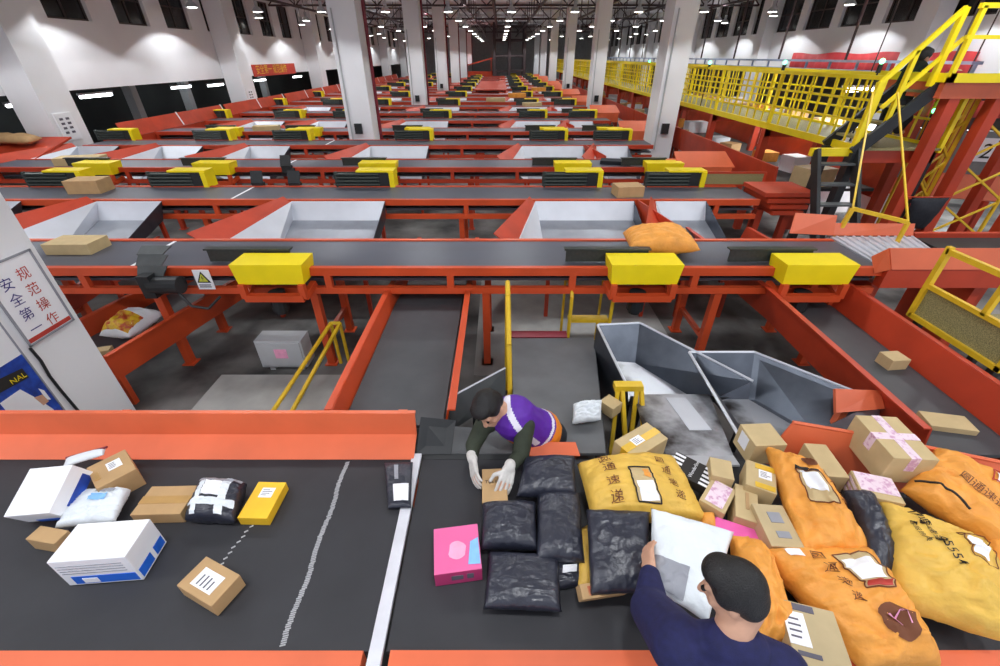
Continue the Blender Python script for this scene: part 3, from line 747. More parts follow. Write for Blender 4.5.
for x, y in ((1.8, 2.75), (2.15, 2.75), (2.4, 2.3), (1.8, 2.05)): b.box(x-.025, x+.025, y-.025, y+.025, 0, .56)
b.build_each('support_post', DARKM, r)
r = thing('deflector', (2.7, 2.3, .8), 'small orange deflector block between the steel chute and the feed belt', 'plate')
B().plate([(2.48, 2.34, .86), (2.82, 2.34, .9), (2.82, 2.44, .99), (2.5, 2.46, .99)], .03).box(2.55, 2.6, 2.36, 2.41, 0, .9).build('plate', ORANGE, r)
# grey cabinet, plinth and yellow rails at the left
r = thing('electrical_cabinet', (-2.5, 4.1, .05), 'grey electrical cabinet with a pink label standing on the stained floor', 'cabinet')
B().box(-2.74, -2.22, 3.94, 4.16, .06, .42).build('cabinet_body', GREYBOX, r)
B().box(-2.72, -2.24, 3.925, 3.94, .09, .40).build('cabinet_door', GREYBOX, r)
B().box(-2.54, -2.4, 3.92, 3.926, .2, .32).build('pink_label', PINKL, r)
b = B().box(-2.68, -2.62, 3.97, 4.12, .0, .06).box(-2.34, -2.28, 3.97, 4.12, .0, .06); b.build_each('foot', GREYBOX, r)
structure(B().box(-3.1, -1.62, 2.1, 3.75, 0, .1).build('trim_3', CONC))
r = thing('stair_rail', (-2.1, 3.6, 0), 'pair of yellow stair handrails slanting up beside the grey cabinet', 'handrail')
for dx in (0, .26):
    B().tube((-2.26+dx*.8, 2.7, .12), (-1.9+dx*.4, 4.1, .56), .022).build('rail_tube', RAILY, r)
b = B().tube((-1.9, 4.1, 0), (-1.9, 4.1, .56), .02).tube((-1.8, 4.1, 0), (-1.8, 4.1, .56), .02).tube((-1.9, 4.1, .56), (-1.8, 4.1, .56), .02); b.build_each('post', RAILY, r)
# ------------------------------------------------------------------ orange induction line along the dock side wall
for seg in range(7):
    y0 = 12.4+5.2*seg
    r = thing('induction_guard', (-10.9, y0+2.5, 0), 'sloped orange induction guard along the dock side wall, %s section inwards' % ORD[seg], 'guard', 'induction guards along the dock side')
    for j in range(2):
        ya, yb = y0+2.5*j, y0+2.5*j+2.44
        B().plate([(-9.95, ya, 1.25), (-9.95, yb, 1.25), (-10.08, yb, 1.6), (-10.08, ya, 1.6)], .03).build('sloped_panel', RED, r)
        B().bar((-9.94, yb+.03, 1.27), (-10.07, yb+.03, 1.62), .03).build('seam_strip', PAPER, r)
    B().box(-10.6, -9.95, y0, y0+5.0, .9, 1.24).build('base_box', RED, r)
    b = B()
    for y in (y0+.3, y0+4.6): b.box(-10.3, -10.22, y, y+.08, 0, .9)
    b.build_each('leg', RED, r)
for k, (x, y) in enumerate(((-11.7, 11.0), (-12.2, 10.6), (-11.2, 10.9))):
    soft('mail_sack', 'brown sack heaped on the orange guard behind the dock side pier, %s of three' % ORD[k], 'sack', CARD, (x-.3, y-.2, 1.42), (x+.3, y-.2, 1.4), (x+.3, y+.2, 1.44), (x-.3, y+.2, 1.44), .13, N=14, seed=k)
r = thing('induction_table', (-12.1, 10.8, 0), 'orange induction table at the dock side edge in front of the pier', 'guard')
B().plate([(-13.4, 10.2, 1.0), (-10.5, 10.2, 1.1), (-10.4, 11.3, 1.42), (-13.4, 11.3, 1.4)], .04).build('sloped_panel', RED, r)
B().bar((-11.9, 10.2, 1.08), (-11.85, 11.3, 1.46), .03).build('seam_strip', PAPER, r)
b = B().box(-13.3, -10.6, 10.5, 11.2, .85, 1.0).box(-13.2, -13.1, 10.7, 10.8, 0, .9).box(-10.8, -10.7, 10.7, 10.8, 0, .9); b.build('table_frame', RED, r)
r = thing('banner', (XL, 25.8, 2.3), 'red banner with yellow lettering on the dock side wall', 'banner')
B().box(XL+.005, XL+.03, 23.4, 28.3, 2.26, 2.74).build('cloth', REDI, r)
letters('yellow_letters', '安全第一 规范操作', (XL+.035, 23.7, 2.38), (0, 1, 0), (0, 0, 1), .42, RAILY, r)
r = thing('fire_pipe', (-11.3, 10.3, 0), 'thick dark red pipe on the wall at the dock side edge', 'pipe')
b = B(); b.path([(-11.4, 9.9, 6), (-11.4, 9.9, 2.3), (-11.4, 10.1, 2.2)], .07, 10); b.build('pipe', PIPE, r)
# ------------------------------------------------------------------ yellow walkway, platform and stairs at the right
WX0, WX1, WZ = 4.98, 6.15, 2.0
def walkway_bay(k, y0, y1):
    r = thing('walkway_deck', ((WX0+WX1)/2, (y0+y1)/2, 0), 'yellow edged walkway deck bay above the orange line, %s from the stairs' % ORD[k], 'walkway', 'walkway deck bays')
    B().box(WX0, WX1, y0, y1, WZ-.03, WZ).build('deck', MESHY, r)
    B().box(WX0-.02, WX0+.02, y0, y1, WZ-.06, WZ+.04).build('kick_plate', YELLOW, r)
    B().box(WX1-.02, WX1+.02, y0, y1, WZ-.06, WZ+.04).build('kick_plate', YELLOW, r)
    for x in (WX0+.05, WX1-.05): B().box(x-.06, x+.06, y0+.05, y0+.17, 0, WZ-.05).build('post', DARKM if k == 0 else RED, r)
    B().box(WX0, WX1, y0+.05, y0+.17, WZ-.2, WZ-.03).build('crossbeam', RED, r)
def railing(k, x, y0, y1, side):
    r = bpy.data.objects.new('walkway_railing', None); C.objects.link(r); LOC[r] = V(0, 0, 0)
    return r
L = 2.35
rail_proto = proto('walkway_railing', [('top_rail', B().bar((0, 0, .84), (0, L, .84), .05), YELLOW), ('mid_rail', B().bar((0, 0, .58), (0, L, .58), .03), YELLOW), ('mid_rail', B().bar((0, 0, .32), (0, L, .32), .03), YELLOW)]
    + [('post', B().bar((0, .03, 0), (0, .03, .84), .055), YELLOW)]
    + [('baluster', B().bar((0, .03+L/8*i, .05), (0, .03+L/8*i, .84), .024), YELLOW) for i in range(1, 8)])
k2 = 0
for k in range(16):
    y0 = 6.4+L*k
    walkway_bay(k, y0, y0+L-.005)
    for x, s in ((WX0, 'conveyor'), (WX1, 'wall')):
        o = rail_proto if (k == 0 and s == 'conveyor') else copy_tree(rail_proto)
        o.location = (x, y0, WZ)
        tag(o, 'yellow walkway railing on the %s side, %s panel from the stairs' % (s, ORD[k]), 'railing', 'walkway railings')
for k, (x, y, z) in enumerate(((4.98, 12.0, 2.95), (5.35, 9.5, 2.98), (5.28, 7.0, 3.02), (6.34, 7.0, 2.41), (5.9, 20, 2.9))):
    r = thing('signal_lamp', (x, y, z-.1), 'small glowing green signal lamp along the walkway, %s of five' % ORD[k], 'lamp', 'green signal lamps')
    B().ball((x, y, z), .034, 10).build('green_lens', GREENE, r); B().tube((x, y, z-.14), (x, y, z-.04), .03, 8).build('lamp_base', DARKM, r)
    if k != 3: B().tube((x, y, WZ if x > 5 else 2.0), (x, y, z-.14), .012, 6).build('stem', DARKM, r)
    else: B().bar((x, y, z-.1), (x, y, 2.0), .03).bar((x, y, 2.0), (x-.2, y, 1.99), .03).build('stem', DARKM, r)
# steps up from the walkway to the high platform
r = thing('access_stair', (5.3, 6.2, 0), 'dark stringer stair with yellow handrails rising from the walkway to the platform', 'stair')
for y in (6.35, 6.95): B().bar((4.9, y, 1.95), (5.75, y, 2.84), .05, .16).build('stringer', DARKM, r)
for i in range(4): B().box(4.98+.2*i, 5.16+.2*i, 6.35, 6.95, 2.1+.19*i, 2.13+.19*i).build('tread', MESHY, r)
for y in (6.38,):
    b = B(); b.bar((4.9, y, 2.78), (5.55, y, 3.57), .05); b.bar((5.05, y, 2.5), (5.7, y, 3.27), .04)
    b.bar((4.9, y, 1.95), (4.9, y, 2.8), .06).bar((5.2, y, 2.3), (5.2, y, 3.14), .05).bar((5.55, y, 2.75), (5.55, y, 3.57), .06); b.build('handrail', YELLOW, r)
b = B().box(4.88, 4.98, 6.9, 7.0, 0, 1.95).box(4.88, 4.98, 6.32, 6.42, 0, 1.95); b.build_each('support_post', DARKM, r)
r = thing('high_platform', (6.8, 6.0, 0), 'high platform on leaning orange legs with yellow handrails at the far walkway corner', 'platform')
B().box(5.6, 8.4, 6.2, 7.4, 2.80, 2.86).build('deck', DARKM, r)
b = B().box(5.58, 8.4, 6.16, 6.22, 2.80, 2.9).box(5.58, 5.64, 6.16, 7.4, 2.80, 2.9); b.build('yellow_edge', YELLOW, r)
B().box(5.62, 8.4, 6.24, 7.3, 2.62, 2.8).build('orange_beam', ORANGE, r)
for x, y in ((5.85, 6.32), (6.45, 6.32), (6.3, 7.2), (7.6, 6.32), (7.0, 7.2), (7.9, 7.2)): B().box(x-.07, x+.07, y-.07, y+.07, 0, 2.68).build('leg', RED, r)
b = B().bar((5.55, 6.2, 3.57), (8.4, 6.2, 3.57), .05).bar((5.55, 6.2, 3.27), (8.4, 6.2, 3.27), .04)
for x in (5.6, 6.3, 7.0, 7.7): b.bar((x, 6.2, 2.86), (x, 6.2, 3.57), .05)
b.build('handrail', YELLOW, r)
for k, (y, x0, x1) in enumerate(((6.5, 5.95, 6.4), (7.1, 6.4, 6.9), (6.4, 6.55, 7.4))):
    r = thing('lattice_brace', ((x0+x1)/2, y, 0), 'yellow X shaped lattice brace under the high platform, %s from the stair' % ORD[k], 'brace', 'yellow lattice braces')
    b = B().bar((x0, y, 0), (x0, y, 2.6), .035).bar((x1, y, 0), (x1, y, 2.6), .035)
    b.build('uprights', RAILY, r)
    b = B()
    for z in (1.0, 1.55, 2.1): b.bar((x0, y, z-.25), (x1, y, z+.25), .025).bar((x1, y, z-.25), (x0, y, z+.25), .025)
    b.build('diagonals', RAILY, r)
r = thing('ship_ladder', (4.7, 5.9, 0), 'steep dark ladder stair leading down from the walkway towards the orange guard box', 'stair')
for x in (4.4, 4.96): B().bar((x, 6.38, 1.98), (x+.0, 5.45, .45), .05, .13).build('stringer', DARKM, r); B().box(x-.03, x+.03, 5.45, 5.52, 0, .5).build('foot', DARKM, r)
for i in range(6): B().box(4.42, 4.94, 5.5+.15*i, 5.64+.15*i, .6+.24*i, .625+.24*i).build('tread', mat('dull_grey_metal', (96, 100, 100), .45, .4), r)
B().box(4.36, 5.0, 6.38, 6.46, 1.9, 2.0).build('landing_edge', YELLOW, r)
# thin yellow gate of the lower stair
r = thing('lower_stair_rail', (4.5, 4.95, 0), 'yellow handrail of the low stair behind the orange end guard', 'handrail')
b = B().bar((4.0, 5.0, .7), (4.13, 5.0, 1.58), .04).bar((4.13, 5.0, 1.58), (4.62, 4.75, 1.5), .04).bar((4.05, 5.0, 1.12), (4.5, 4.78, 1.02), .035).bar((4.62, 4.75, 1.5), (4.6, 4.75, .7), .035).bar((4.13, 5.0, 1.58), (4.72, 6.2, 2.7), .018).bar((4.62, 4.75, 1.5), (4.95, 6.1, 2.7), .018)
b.bar((4.0, 5.0, 0), (4.0, 5.0, .72), .04).bar((4.6, 4.75, 0), (4.6, 4.75, .72), .04)
b.build('rail_tubes', RAILY, r)
b = B()
for i in range(3): b.box(4.1, 4.5, 5.0+.2*i, 5.18+.2*i, .3+.2*i, .33+.2*i)
b.build('treads', MESHY, r)
# mesh cage at the right edge
r = thing('mesh_guard', (4.0, 3.2, .9), 'yellow framed mesh guard hanging over the walkway side feed belt', 'guard')
X = 4.0
b = B(); b.bar((X, 3.6, .95), (X, 3.6, 1.66), .045).bar((X, 3.6, 1.62), (X, 2.2, 1.62), .045).bar((X, 3.6, 1.28), (X, 2.2, 1.28), .04).bar((X, 3.6, .97), (X, 2.7, .97), .045).bar((X, 3.05, 1.62), (X, 3.05, 1.28), .04).bar((X, 2.72, .95), (X, 2.72, 1.3), .045); b.build('frame_tubes', RAILY, r)
B().box(X+.005, X+.012, 2.72, 3.6, .97, 1.28).build('mesh_panel', MESHY, r)
B().plate([(X+.02, 2.7, .96), (X+.9, 2.7, .96), (X+.9, 3.6, .96), (X+.02, 3.6, .96)], .02).build('mesh_floor', MESHY, r)
b = B().box(X+.02, X+.08, 3.5, 3.56, 0, .95).box(X+.02, X+.08, 2.75, 2.81, 0, .95).box(X+.8, X+.86, 3.5, 3.56, 0, .95); b.build_each('support_post', DARKM, r)
# orange box guard and metal grid at the right end of the nearest conveyor
r = thing('transfer_guard', (4.7, 4.1, 0), 'broad salmon orange guard box at the end of the nearest cross conveyor', 'guard')
b = B().plate([(3.86, 4.02, 1.48), (5.6, 4.02, 1.48), (5.6, 3.98, 1.27), (3.95, 3.98, 1.27)], .02).plate([(3.86, 4.02, 1.48), (3.8, 4.1, 1.36), (3.86, 4.04, 1.2), (3.95, 3.98, 1.27)], .02); b.build('front_panel', ORANGE, r)
b = B().box(3.95, 5.6, 4.0, 4.1, 1.05, 1.27); b.build('lower_beam', RED, r)
b = B().plate([(4.0, 5.02, 1.40), (4.95, 5.0, 1.40), (4.95, 4.95, 1.27), (4.0, 4.95, 1.27)], .02).plate([(3.55, 5.1, 1.5), (3.98, 5.0, 1.5), (3.98, 4.93, 1.28), (3.5, 5.0, 1.28)], .02); b.build('back_panel', ORANGE, r)
b = B().box(4.05, 4.15, 4.2, 4.9, 0, 1.0).box(5.2, 5.3, 4.2, 4.9, 0, 1.0); b.build_each('leg', RED, r)
r = thing('transfer_grid', (4.4, 4.5, 1.2), 'ribbed steel transfer grid beside the orange guard box', 'grid')
B().plate([(3.95, 4.12, 1.24), (4.7, 4.12, 1.24), (4.95, 4.94, 1.25), (3.97, 4.94, 1.25)], .02).build('grid_plate', STEEL, r)
b = B()
for i in range(10): b.bar((3.98+.08*i, 4.14, 1.26), (4.02+.1*i, 4.92, 1.27), .02)
b.build('grid_ribs', STEEL, r)
r = thing('side_conveyor', (6, 4.5, 0), 'dark belt leaving to the walkway side behind the orange guard box', 'conveyor')
B().box(4.97, 8, 4.15, 4.93, 1.2, 1.25).build('belt', DARKM, r); B().box(4.97, 8, 4.94, 5.0, 1.1, 1.3).build('side_rail', RED, r)
b = B().box(5.5, 5.6, 4.4, 4.5, 0, 1.2).box(7, 7.1, 4.4, 4.5, 0, 1.2); b.build_each('leg', RED, r)
# stacked red plates and yellow mesh guard at the end of the second conveyor
r = thing('plate_stack', (4.2, 6.7, 0), 'stepped stack of red steel plates at the end of the second cross conveyor', 'frame')
for i in range(4): B().box(3.98+.05*i, 4.75-.05*i, 6.5-.02*i, 7.2, 1.3-.085*i, 1.36-.085*i).build('plate', RED, r)
b = B().box(4.05, 4.15, 6.7, 6.8, 0, 1.05).box(4.5, 4.6, 6.7, 6.8, 0, 1.05); b.build_each('leg', RED, r)
r = thing('mesh_screen', (3.9, 7.4, 1.2), 'yellowish wire mesh screen behind the second cross conveyor', 'screen')
B().box(3.42, 4.4, 7.42, 7.44, 1.26, 1.44).build('mesh_panel', MESHY, r)
b = B().bar((3.4, 7.43, 1.25), (4.42, 7.43, 1.25), .03).bar((3.4, 7.43, 1.45), (4.42, 7.43, 1.45), .03).bar((4.42, 7.43, 0), (4.42, 7.43, 1.46), .04); b.build('frame', RED, r)
# long orange side line under the walkway with parcels heaped on it
for k in range(8):
    y0 = 7.6+4.6*k
    r = thing('side_line', (5.4, y0+2.3, 0), 'red orange trough of the side line under the walkway, %s section inwards' % ORD[k], 'conveyor', 'side line troughs')
    B().box(4.75, 6.5, y0, y0+4.55, 1.1, 1.15).build('belt', DARKM, r)
    B().plate([(4.76, y0, 1.0), (4.76, y0+4.55, 1.0), (4.7, y0+4.55, 1.5), (4.7, y0, 1.5)], .03).build('side_guard', RED, r)
    B().plate([(6.5, y0, 1.0), (6.5, y0+4.55, 1.0), (6.7, y0+4.55, 1.6), (6.7, y0, 1.6)], .03).build('side_guard', RED, r)
    for y in (y0+.4, y0+4): B().box(4.8, 4.88, y, y+.08, 0, 1.1).build('leg', RED, r)
rnd = random.Random(5)
cols = [(CARD2, 'tan carton'), (PAPER, 'white packet'), (SACKO, 'orange bundle'), (CARD, 'brown carton'), (WPLAS, 'pale packet')]
for k in range(24):
    y = 7.9+1.05*k
    m, nm = cols[k % 5]
    bx('parcel', 5.0+rnd.random()*.9, y, 1.15, rnd.uniform(.35, .6), rnd.uniform(.3, .45), rnd.uniform(.15, .3), rnd.uniform(-.6, .6), '%s on the side line under the walkway, %s inwards' % (nm, ORD[k]), m, False, 'parcels on the side line', 'parcel')
r = thing('sorting_table', (7.6, 15, 0), 'long orange sorting table heaped with parcels beyond the walkway', 'table')
B().box(7.0, 8.2, 8.9, 24, 1.45, 1.5).build('table_top', RED, r)
for y in (9.2, 13, 17, 21, 23.7):
    for x in (7.05, 8.1): B().box(x-.03, x+.03, y-.03, y+.03, 0, 1.45).build('leg', RED, r)
for k in range(22):
    m, nm = cols[(k*3+1) % 5]
    bx('parcel', 7.35+rnd.random()*.45, 9.3+.66*k, 1.5, rnd.uniform(.35, .6), rnd.uniform(.3, .42), rnd.uniform(.2, .5), rnd.uniform(-.4, .4), '%s on the sorting table beyond the walkway, %s inwards' % (nm, ORD[k]), m, False, 'parcels on the sorting table', 'parcel')
# loading area beyond the platform: conveyor housing with a numbered plate, cartons, white sheets
r = thing('loading_conveyor', (8, 8, 0), 'grey loading conveyor housing with a white plate numbered 2 beyond the platform', 'conveyor')
B().plate([(6.9, 8.6, 2.0), (9.6, 7.6, 2.0), (9.6, 7.6, 1.3), (6.9, 8.6, 1.3)], .1).box(7.2, 9.4, 8.2, 8.9, 1.2, 1.3).build('housing', mat('housing_grey', (120, 122, 120), .5), r)
B().plate([(6.9, 8.55, 2.45), (9.6, 7.55, 2.45), (9.6, 7.55, 2.2), (6.9, 8.55, 2.2)], .05).build('red_band', REDI, r)
B().plate([(6.9, 8.6, 1.3), (9.6, 7.6, 1.3), (9.6, 7.4, .9), (6.9, 8.4, .9)], .05).build('orange_skirt', ORANGE, r)
b = B().box(7.3, 7.4, 8.4, 8.5, 0, 2.5).box(9.0, 9.1, 8.0, 8.1, 0, 2.5); b.build_each('leg', RED, r)
dv = V(2.7, -1.0, 0).normalized(); q = V(8.32, 8.0, 1.52)
pl = B().plate([q, q+dv*.26, q+dv*.26+V(0, 0, .38), q+V(0, 0, .38)], .01).build('number_plate', PAPER, r)
letters('black_number', '2', q+dv*.05+V(-.004, -.012, .06), dv, (0, 0, 1), .34, INKB, r)
for k, (x, y) in enumerate(((7.4, 10.0), (8.6, 9.2))):  # made-up lamps, added to brighten the loads beyond the platform
    r = thing('added_fill_lamp', (x, y, 2.5), 'small white fill lamp added low over the wrapped loads, %s of two' % ORD[k], 'lamp', 'added fill lamps over the loads')
    B().tube((x-.4, y, 2.5), (x+.4, y, 2.5), .035).build('tube', TUBEE, r); B().box(x-.45, x+.45, y-.04, y+.04, 2.54, 2.58).build('fitting', GREYBOX, r); B().tube((x, y, 2.58), (x, y, 6), .012, 5).build('cable', TRUSS, r)
    l = bpy.data.lights.new('load_fill_light', 'AREA'); l.energy = 60; l.size = .8; l.size_y = .1; l.shape = 'RECTANGLE'
    lo_ = bpy.data.objects.new('load_fill_light', l); C.objects.link(lo_); lo_.parent = r; lo_.location = (0, 0, -.06)
for k, (x, y, z, a, d, h) in enumerate(((7.6, 10.2, .95, 1.3, .6, .6), (9.1, 10.0, .4, 1.1, .6, .55), (8.2, 9.3, .5, .8, .6, .45), (7.2, 11.6, 1.0, 1.2, .6, .55), (9.8, 11.5, .8, 1.2, .7, .6))):
    r_, f_ = bx('wrapped_pallet_load', x, y, 0, a, d, z+h, .2, 'white wrapped load standing beyond the platform legs, %s of five' % ORD[k], PAPER, False, 'white wrapped loads', 'load')
# red drape and blue rail along the right wall
r = thing('wall_drape', (XR-.05, 17, 2.5), 'long red cloth drape hung along the white wall below the windows', 'drape')
b = B(); N_ = 60; vs = []
for i in range(N_+1):
    y = 13.6+8.6*i/N_
    for z, dz in ((3.17, .1), (2.8, .25), (2.5, .3)): vs.append((XR-.12-.05*math.sin(i*1.9)*dz*3-.02, y, z+.03*math.sin(i*.35)))
fs = [(3*i+j, 3*i+3+j, 3*i+4+j, 3*i+1+j) for i in range(N_) for j in range(2)]
ob = link_mesh('cloth', vs, fs, REDC, r, True); md = ob.modifiers.new('t', 'SOLIDIFY'); md.thickness = .01
r = thing('guide_rail', (8.5, 20, 0), 'pale blue overhead guide rail running beside the walkway', 'rail')
b = B().box(8.4, 8.6, 9, 44, 2.72, 2.8).box(8.4, 8.6, 9, 44, 2.95, 3.0)
for i in range(36): b.box(8.48, 8.52, 9+i, 9.05+i, 2.8, 2.95)
b.build('rail', mat('pale_blue_paint', (150, 166, 196), .5), r)
b = B()
for i in range(12): B().tube((8.5, 9.5+3*i, 2.95), (8.5, 9.5+3*i, 6), .03, 6).build('hanger', TRUSS, r)
r = thing('black_bag', (6.2, 6.15, .9), 'black cloth bag hanging between the orange platform legs', 'bag')
vs, fs = Soft((6.0, 6.2, .95), (6.3, 6.2, .9), (6.45, 6.2, 1.38), (5.9, 6.2, 1.38), .09, seed=2).mesh(16); link_mesh('bag_cloth', vs, fs, DARKC, r, True)
B().bar((5.85, 6.22, 1.37), (6.47, 6.22, 1.37), .03).build('hanging_bar', RED, r)
# ------------------------------------------------------------------ far end of the hall
r = thing('steel_tower', (1, 55, 0), 'dark steel tower frame at the far end of the hall', 'tower')
for x in (-.6, 1.0, 2.6):
    for y in (54, 57): B().box(x-.14, x+.14, y-.14, y+.14, 0, 6).build('column', TRUSS, r)
for z in (1.6, 3.0, 4.4, 5.6): B().box(-.7, 2.7, 53.9, 57.1, z, z+.18).build('deck_frame', TRUSS, r)
r = thing('canopy', (-3, 56, 0), 'orange sloped canopy roof at the far end beside the steel tower', 'canopy')
B().plate([(-5, 54, 1.9), (-.8, 54, 2.9), (-.8, 60, 2.9), (-5, 60, 1.9)], .1).build('roof', RED, r); B().box(-4.6, -.8, 54.2, 54.4, 1.1, 1.7).build('fascia', RED, r)
b = B().box(-4.6, -4.5, 54, 54.1, 0, 1.95).box(-1, -.9, 54, 54.1, 0, 2.8); b.build_each('post', RED, r)
r = thing('red_deck', (-.5, 32, 0), 'flat red cover deck in the middle of the far conveyors', 'deck')
B().box(-1.5, .4, 29, 39, 1.36, 1.42).build('deck_plate', RED, r)
b = B()
for x in (-1.4, .3):
    for y in (29.2, 38.8): b.box(x-.05, x+.05, y-.05, y+.05, 0, 1.36)
b.build_each('leg', RED, r)
# ------------------------------------------------------------------ front belts
r = thing('belt_conveyor', (-2.3, 1.35, 0), 'wide black sorting belt on the sign pillar side of the white seam strip', 'conveyor')
B().box(-4.4, -.58, .82, 1.885, .85, BELT).build('belt', BELTM, r)
ob = B()
rnd = random.Random(3)
for i in range(110):                      # chalk dashes across the belt
    y = .84+1.03*i/110; x = -.965-.006*math.sin(i*.15)-.02*i/110+.003*rnd.uniform(-1, 1)
    ob.bar((x-.012, y, BELT+.001), (x+.012, y+.006, BELT+.001), .006, .002)
ob.build('chalk_mark', mat('chalk_grey', (176, 176, 178), .8), r); ob = B()
for i in range(14):
    y = 1.2+.03*i; x = -1.44+.11*i/14+.006*rnd.uniform(-1, 1)
    ob.bar((x-.008, y, BELT+.001), (x+.008, y+.012, BELT+.001), .008, .002)
ob.build('chalk_mark', mat('chalk_grey', (176, 176, 178), .8), r)
b = B().box(-4.4, -.60, .70, .82, .80, .888).box(-4.4, -.6, .70, .74, .5, .80); b.build('near_rail', ORANGE, r)
b = B().box(-4.4, -.6, .9, 1.8, .55, .84); b.build('belt_box', DARKM, r)
for x in (-4.2, -2.4, -.8):
    for y in (.85, 1.75): B().box(x-.04, x+.04, y-.04, y+.04, 0, .55).build('leg', ORANGE, r)
r = thing('side_guard', (-2.5, 2.0, .85), 'long salmon orange sloped guard along the far edge of the front belt', 'guard')
B().plate([(-4.6, 1.885, .88), (-.56, 1.885, .88), (-.56, 2.05, .94), (-4.6, 2.05, .94)], .012).build('sloped_panel', ORANGE, r)
B().plate([(-4.6, 2.05, .935), (-.56, 2.05, .935), (-.56, 2.075, 1.105), (-4.6, 2.075, 1.105)], .012).build('upright_panel', ORANGE, r)
B().box(-4.6, -.56, 2.07, 2.10, 1.09, 1.112).build('top_lip', ORANGE, r)
b = B()
for x in (-4.4, -2.5, -.65): b.box(x-.03, x+.03, 2.08, 2.13, 0, 1.09)
b.build_each('post', ORANGE, r)
r = thing('belt_conveyor', (1.0, 1.35, 0), 'black belt loaded with parcels and sacks beyond the white seam strip', 'conveyor')
B().box(-.5, 3.3, .82, 1.885, .85, BELT).build('belt', BELTM, r)
b = B().box(-.48, 3.3, .70, .82, .80, .893).box(-.48, 3.3, .70, .74, .5, .80); b.build('near_rail', ORANGE, r)
b = B().box(-.48, 3.3, .9, 1.8, .55, .84); b.build('belt_box', DARKM, r)
B().box(-.5, .1, 1.885, 1.93, .80, .882).build('far_rail', DARKM, r)
for x in (-.3, 1.4, 3.1):
    for y in (.85, 1.75): B().box(x-.04, x+.04, y-.04, y+.04, 0, .55).build('leg', ORANGE, r)
r = thing('seam_strip', (-.54, 1.35, .85), 'straight white strip covering the seam between the two front belts', 'strip')
B().box(-.575, -.515, .72, 1.93, .86, .888).build('strip', mat('dull_white_strip', (214, 214, 220), .5), r)
r = thing('gap_cover', (-.3, 2.0, .6), 'dark rubber flap between the orange guard and the middle feed belt', 'flap')
B().plate([(-.55, 1.93, .88), (-.32, 1.93, .88), (-.3, 2.12, 1.0), (-.53, 2.1, 1.05)], .012).build('flap', DARKM, r); B().box(-.5, -.38, 1.95, 2.05, .5, .88).build('bracket', DARKM, r)
b = B(); b.plate([(-.32, 1.93, .88), (.08, 1.93, .88), (.1, 2.2, .80), (-.34, 2.2, .86)], .012); b.build('sill_plate', SLIDEM, r)
r = thing('side_wing', (.0, 2.4, .6), 'dark slanted wing plate rising behind the head of the worker in the purple vest', 'plate')
B().plate([(-0.369, 2.347, 1.000), (0.040, 2.702, 1.000), (0.041, 2.666, 0.750), (-0.376, 2.255, 0.750)], .012).build('plate', mat('dull_grey_metal', (96, 100, 100), .45, .4), r)
b = B().path([(-0.369, 2.347, 1.000), (0.040, 2.702, 1.000)], .008, 6); b.build('rolled_edge', STEEL, r); b = B().box(-.2, -.16, 2.3, 2.34, 0, .85); b.build('post', DARKM, r)
r = thing('pile_guard', (2.25, 1.75, .9), 'salmon orange guard behind the parcel pile, running off at the walkway side', 'guard')
g = [(1.79, 1.9, 1.2), (2.12, 1.81, 1.2), (2.8, 1.58, 1.2), (3.3, 1.42, 1.2)]
h_ = [(1.66, 1.85, .9), (2.08, 1.74, .9), (2.74, 1.5, .9), (3.25, 1.36, .9)]
b = B()
for i in range(3): b.plate([h_[i], h_[i+1], g[i+1], g[i]], .014)
b.build('guard_panel', ORANGE, r)
b = B(); b.path(g, .012, 6); b.build('top_lip', ORANGE, r)
b = B().box(1.9, 1.95, 1.9, 1.95, 0, 1.0).box(2.8, 2.85, 1.62, 1.67, 0, 1.0); b.build_each('post', ORANGE, r)
# ------------------------------------------------------------------ parcels on the left front belt
def stack(A, Bp, D, h, label, group=None):
    root, fr = carton('paper_bundle', A, Bp, D, h, label, 'bundle', PAPER)
    return root, fr
root, fr = carton('wrapped_bundle', (-2.123, 1.096, 1.090), (-1.775, 1.100, 1.090), (-2.153, 1.294, 1.090), .205, 'white wrapped bundle with a blue band near the middle of the front belt', 'bundle', PAPER)
for sd, a0, a1 in (('y0', .12, .97), ('x1', .05, .5), ('x1', .62, .95)): face_patch(fr, sd, a0, a1, .06, .36, 'blue_band', BLUE, root)
face_patch(fr, 'y0', .25, .45, .1, .28, 'white_print', PAPER, root, .004)
for k in range(4): face_patch(fr, 'y0', .05, .9, .48+.1*k, .5+.1*k, 'sheet_line', GPLAS, root)
root, fr = carton('wrapped_bundle', (-2.645, 1.380, 1.020), (-2.396, 1.398, 1.050), (-2.649, 1.617, 1.120), .14, 'tilted white wrapped bundle with blue underside at the orange guard', 'bundle', PAPER)
face_patch(fr, 'y0', .3, .95, 0, .25, 'blue_band', BLUE, root); face_patch(fr, 'x1', .2, .9, 0, .45, 'blue_band', NAVYP, root)
root, fr = carton('box', (-2.287, 1.553, 1.020), (-2.152, 1.688, 1.020), (-2.477, 1.688, 1.020), .14, 'brown carton with a white label leaning on the orange guard by the white bundle', 'box', CARD, stickers=[(.42, .78, .42, .75, PAPER), (.05, .2, .3, .6, TAPE)])
o2 = soft('envelope', 'white envelope with a dark red edge behind the white bundle at the orange guard', 'envelope', WPLAS, (-2.634, 1.720, 1.000), (-2.412, 1.785, 1.040), (-2.442, 1.848, 1.040), (-2.675, 1.796, 1.000), .02, N=14)[0]
b = B(); b.path([(-2.668, 1.792, 1.005), (-2.430, 1.839, 1.050)], .007, 6); b.build('red_edge', PIPE, o2)
root, s = soft('parcel', 'white soft parcel with pale blue print between the two white bundles', 'parcel', WPLAS, (-2.392, 1.362, 0.950), (-2.095, 1.403, 0.950), (-2.157, 1.602, 0.950), (-2.420, 1.602, 0.950), .05, wr=.2, prof=.3, seed=4)
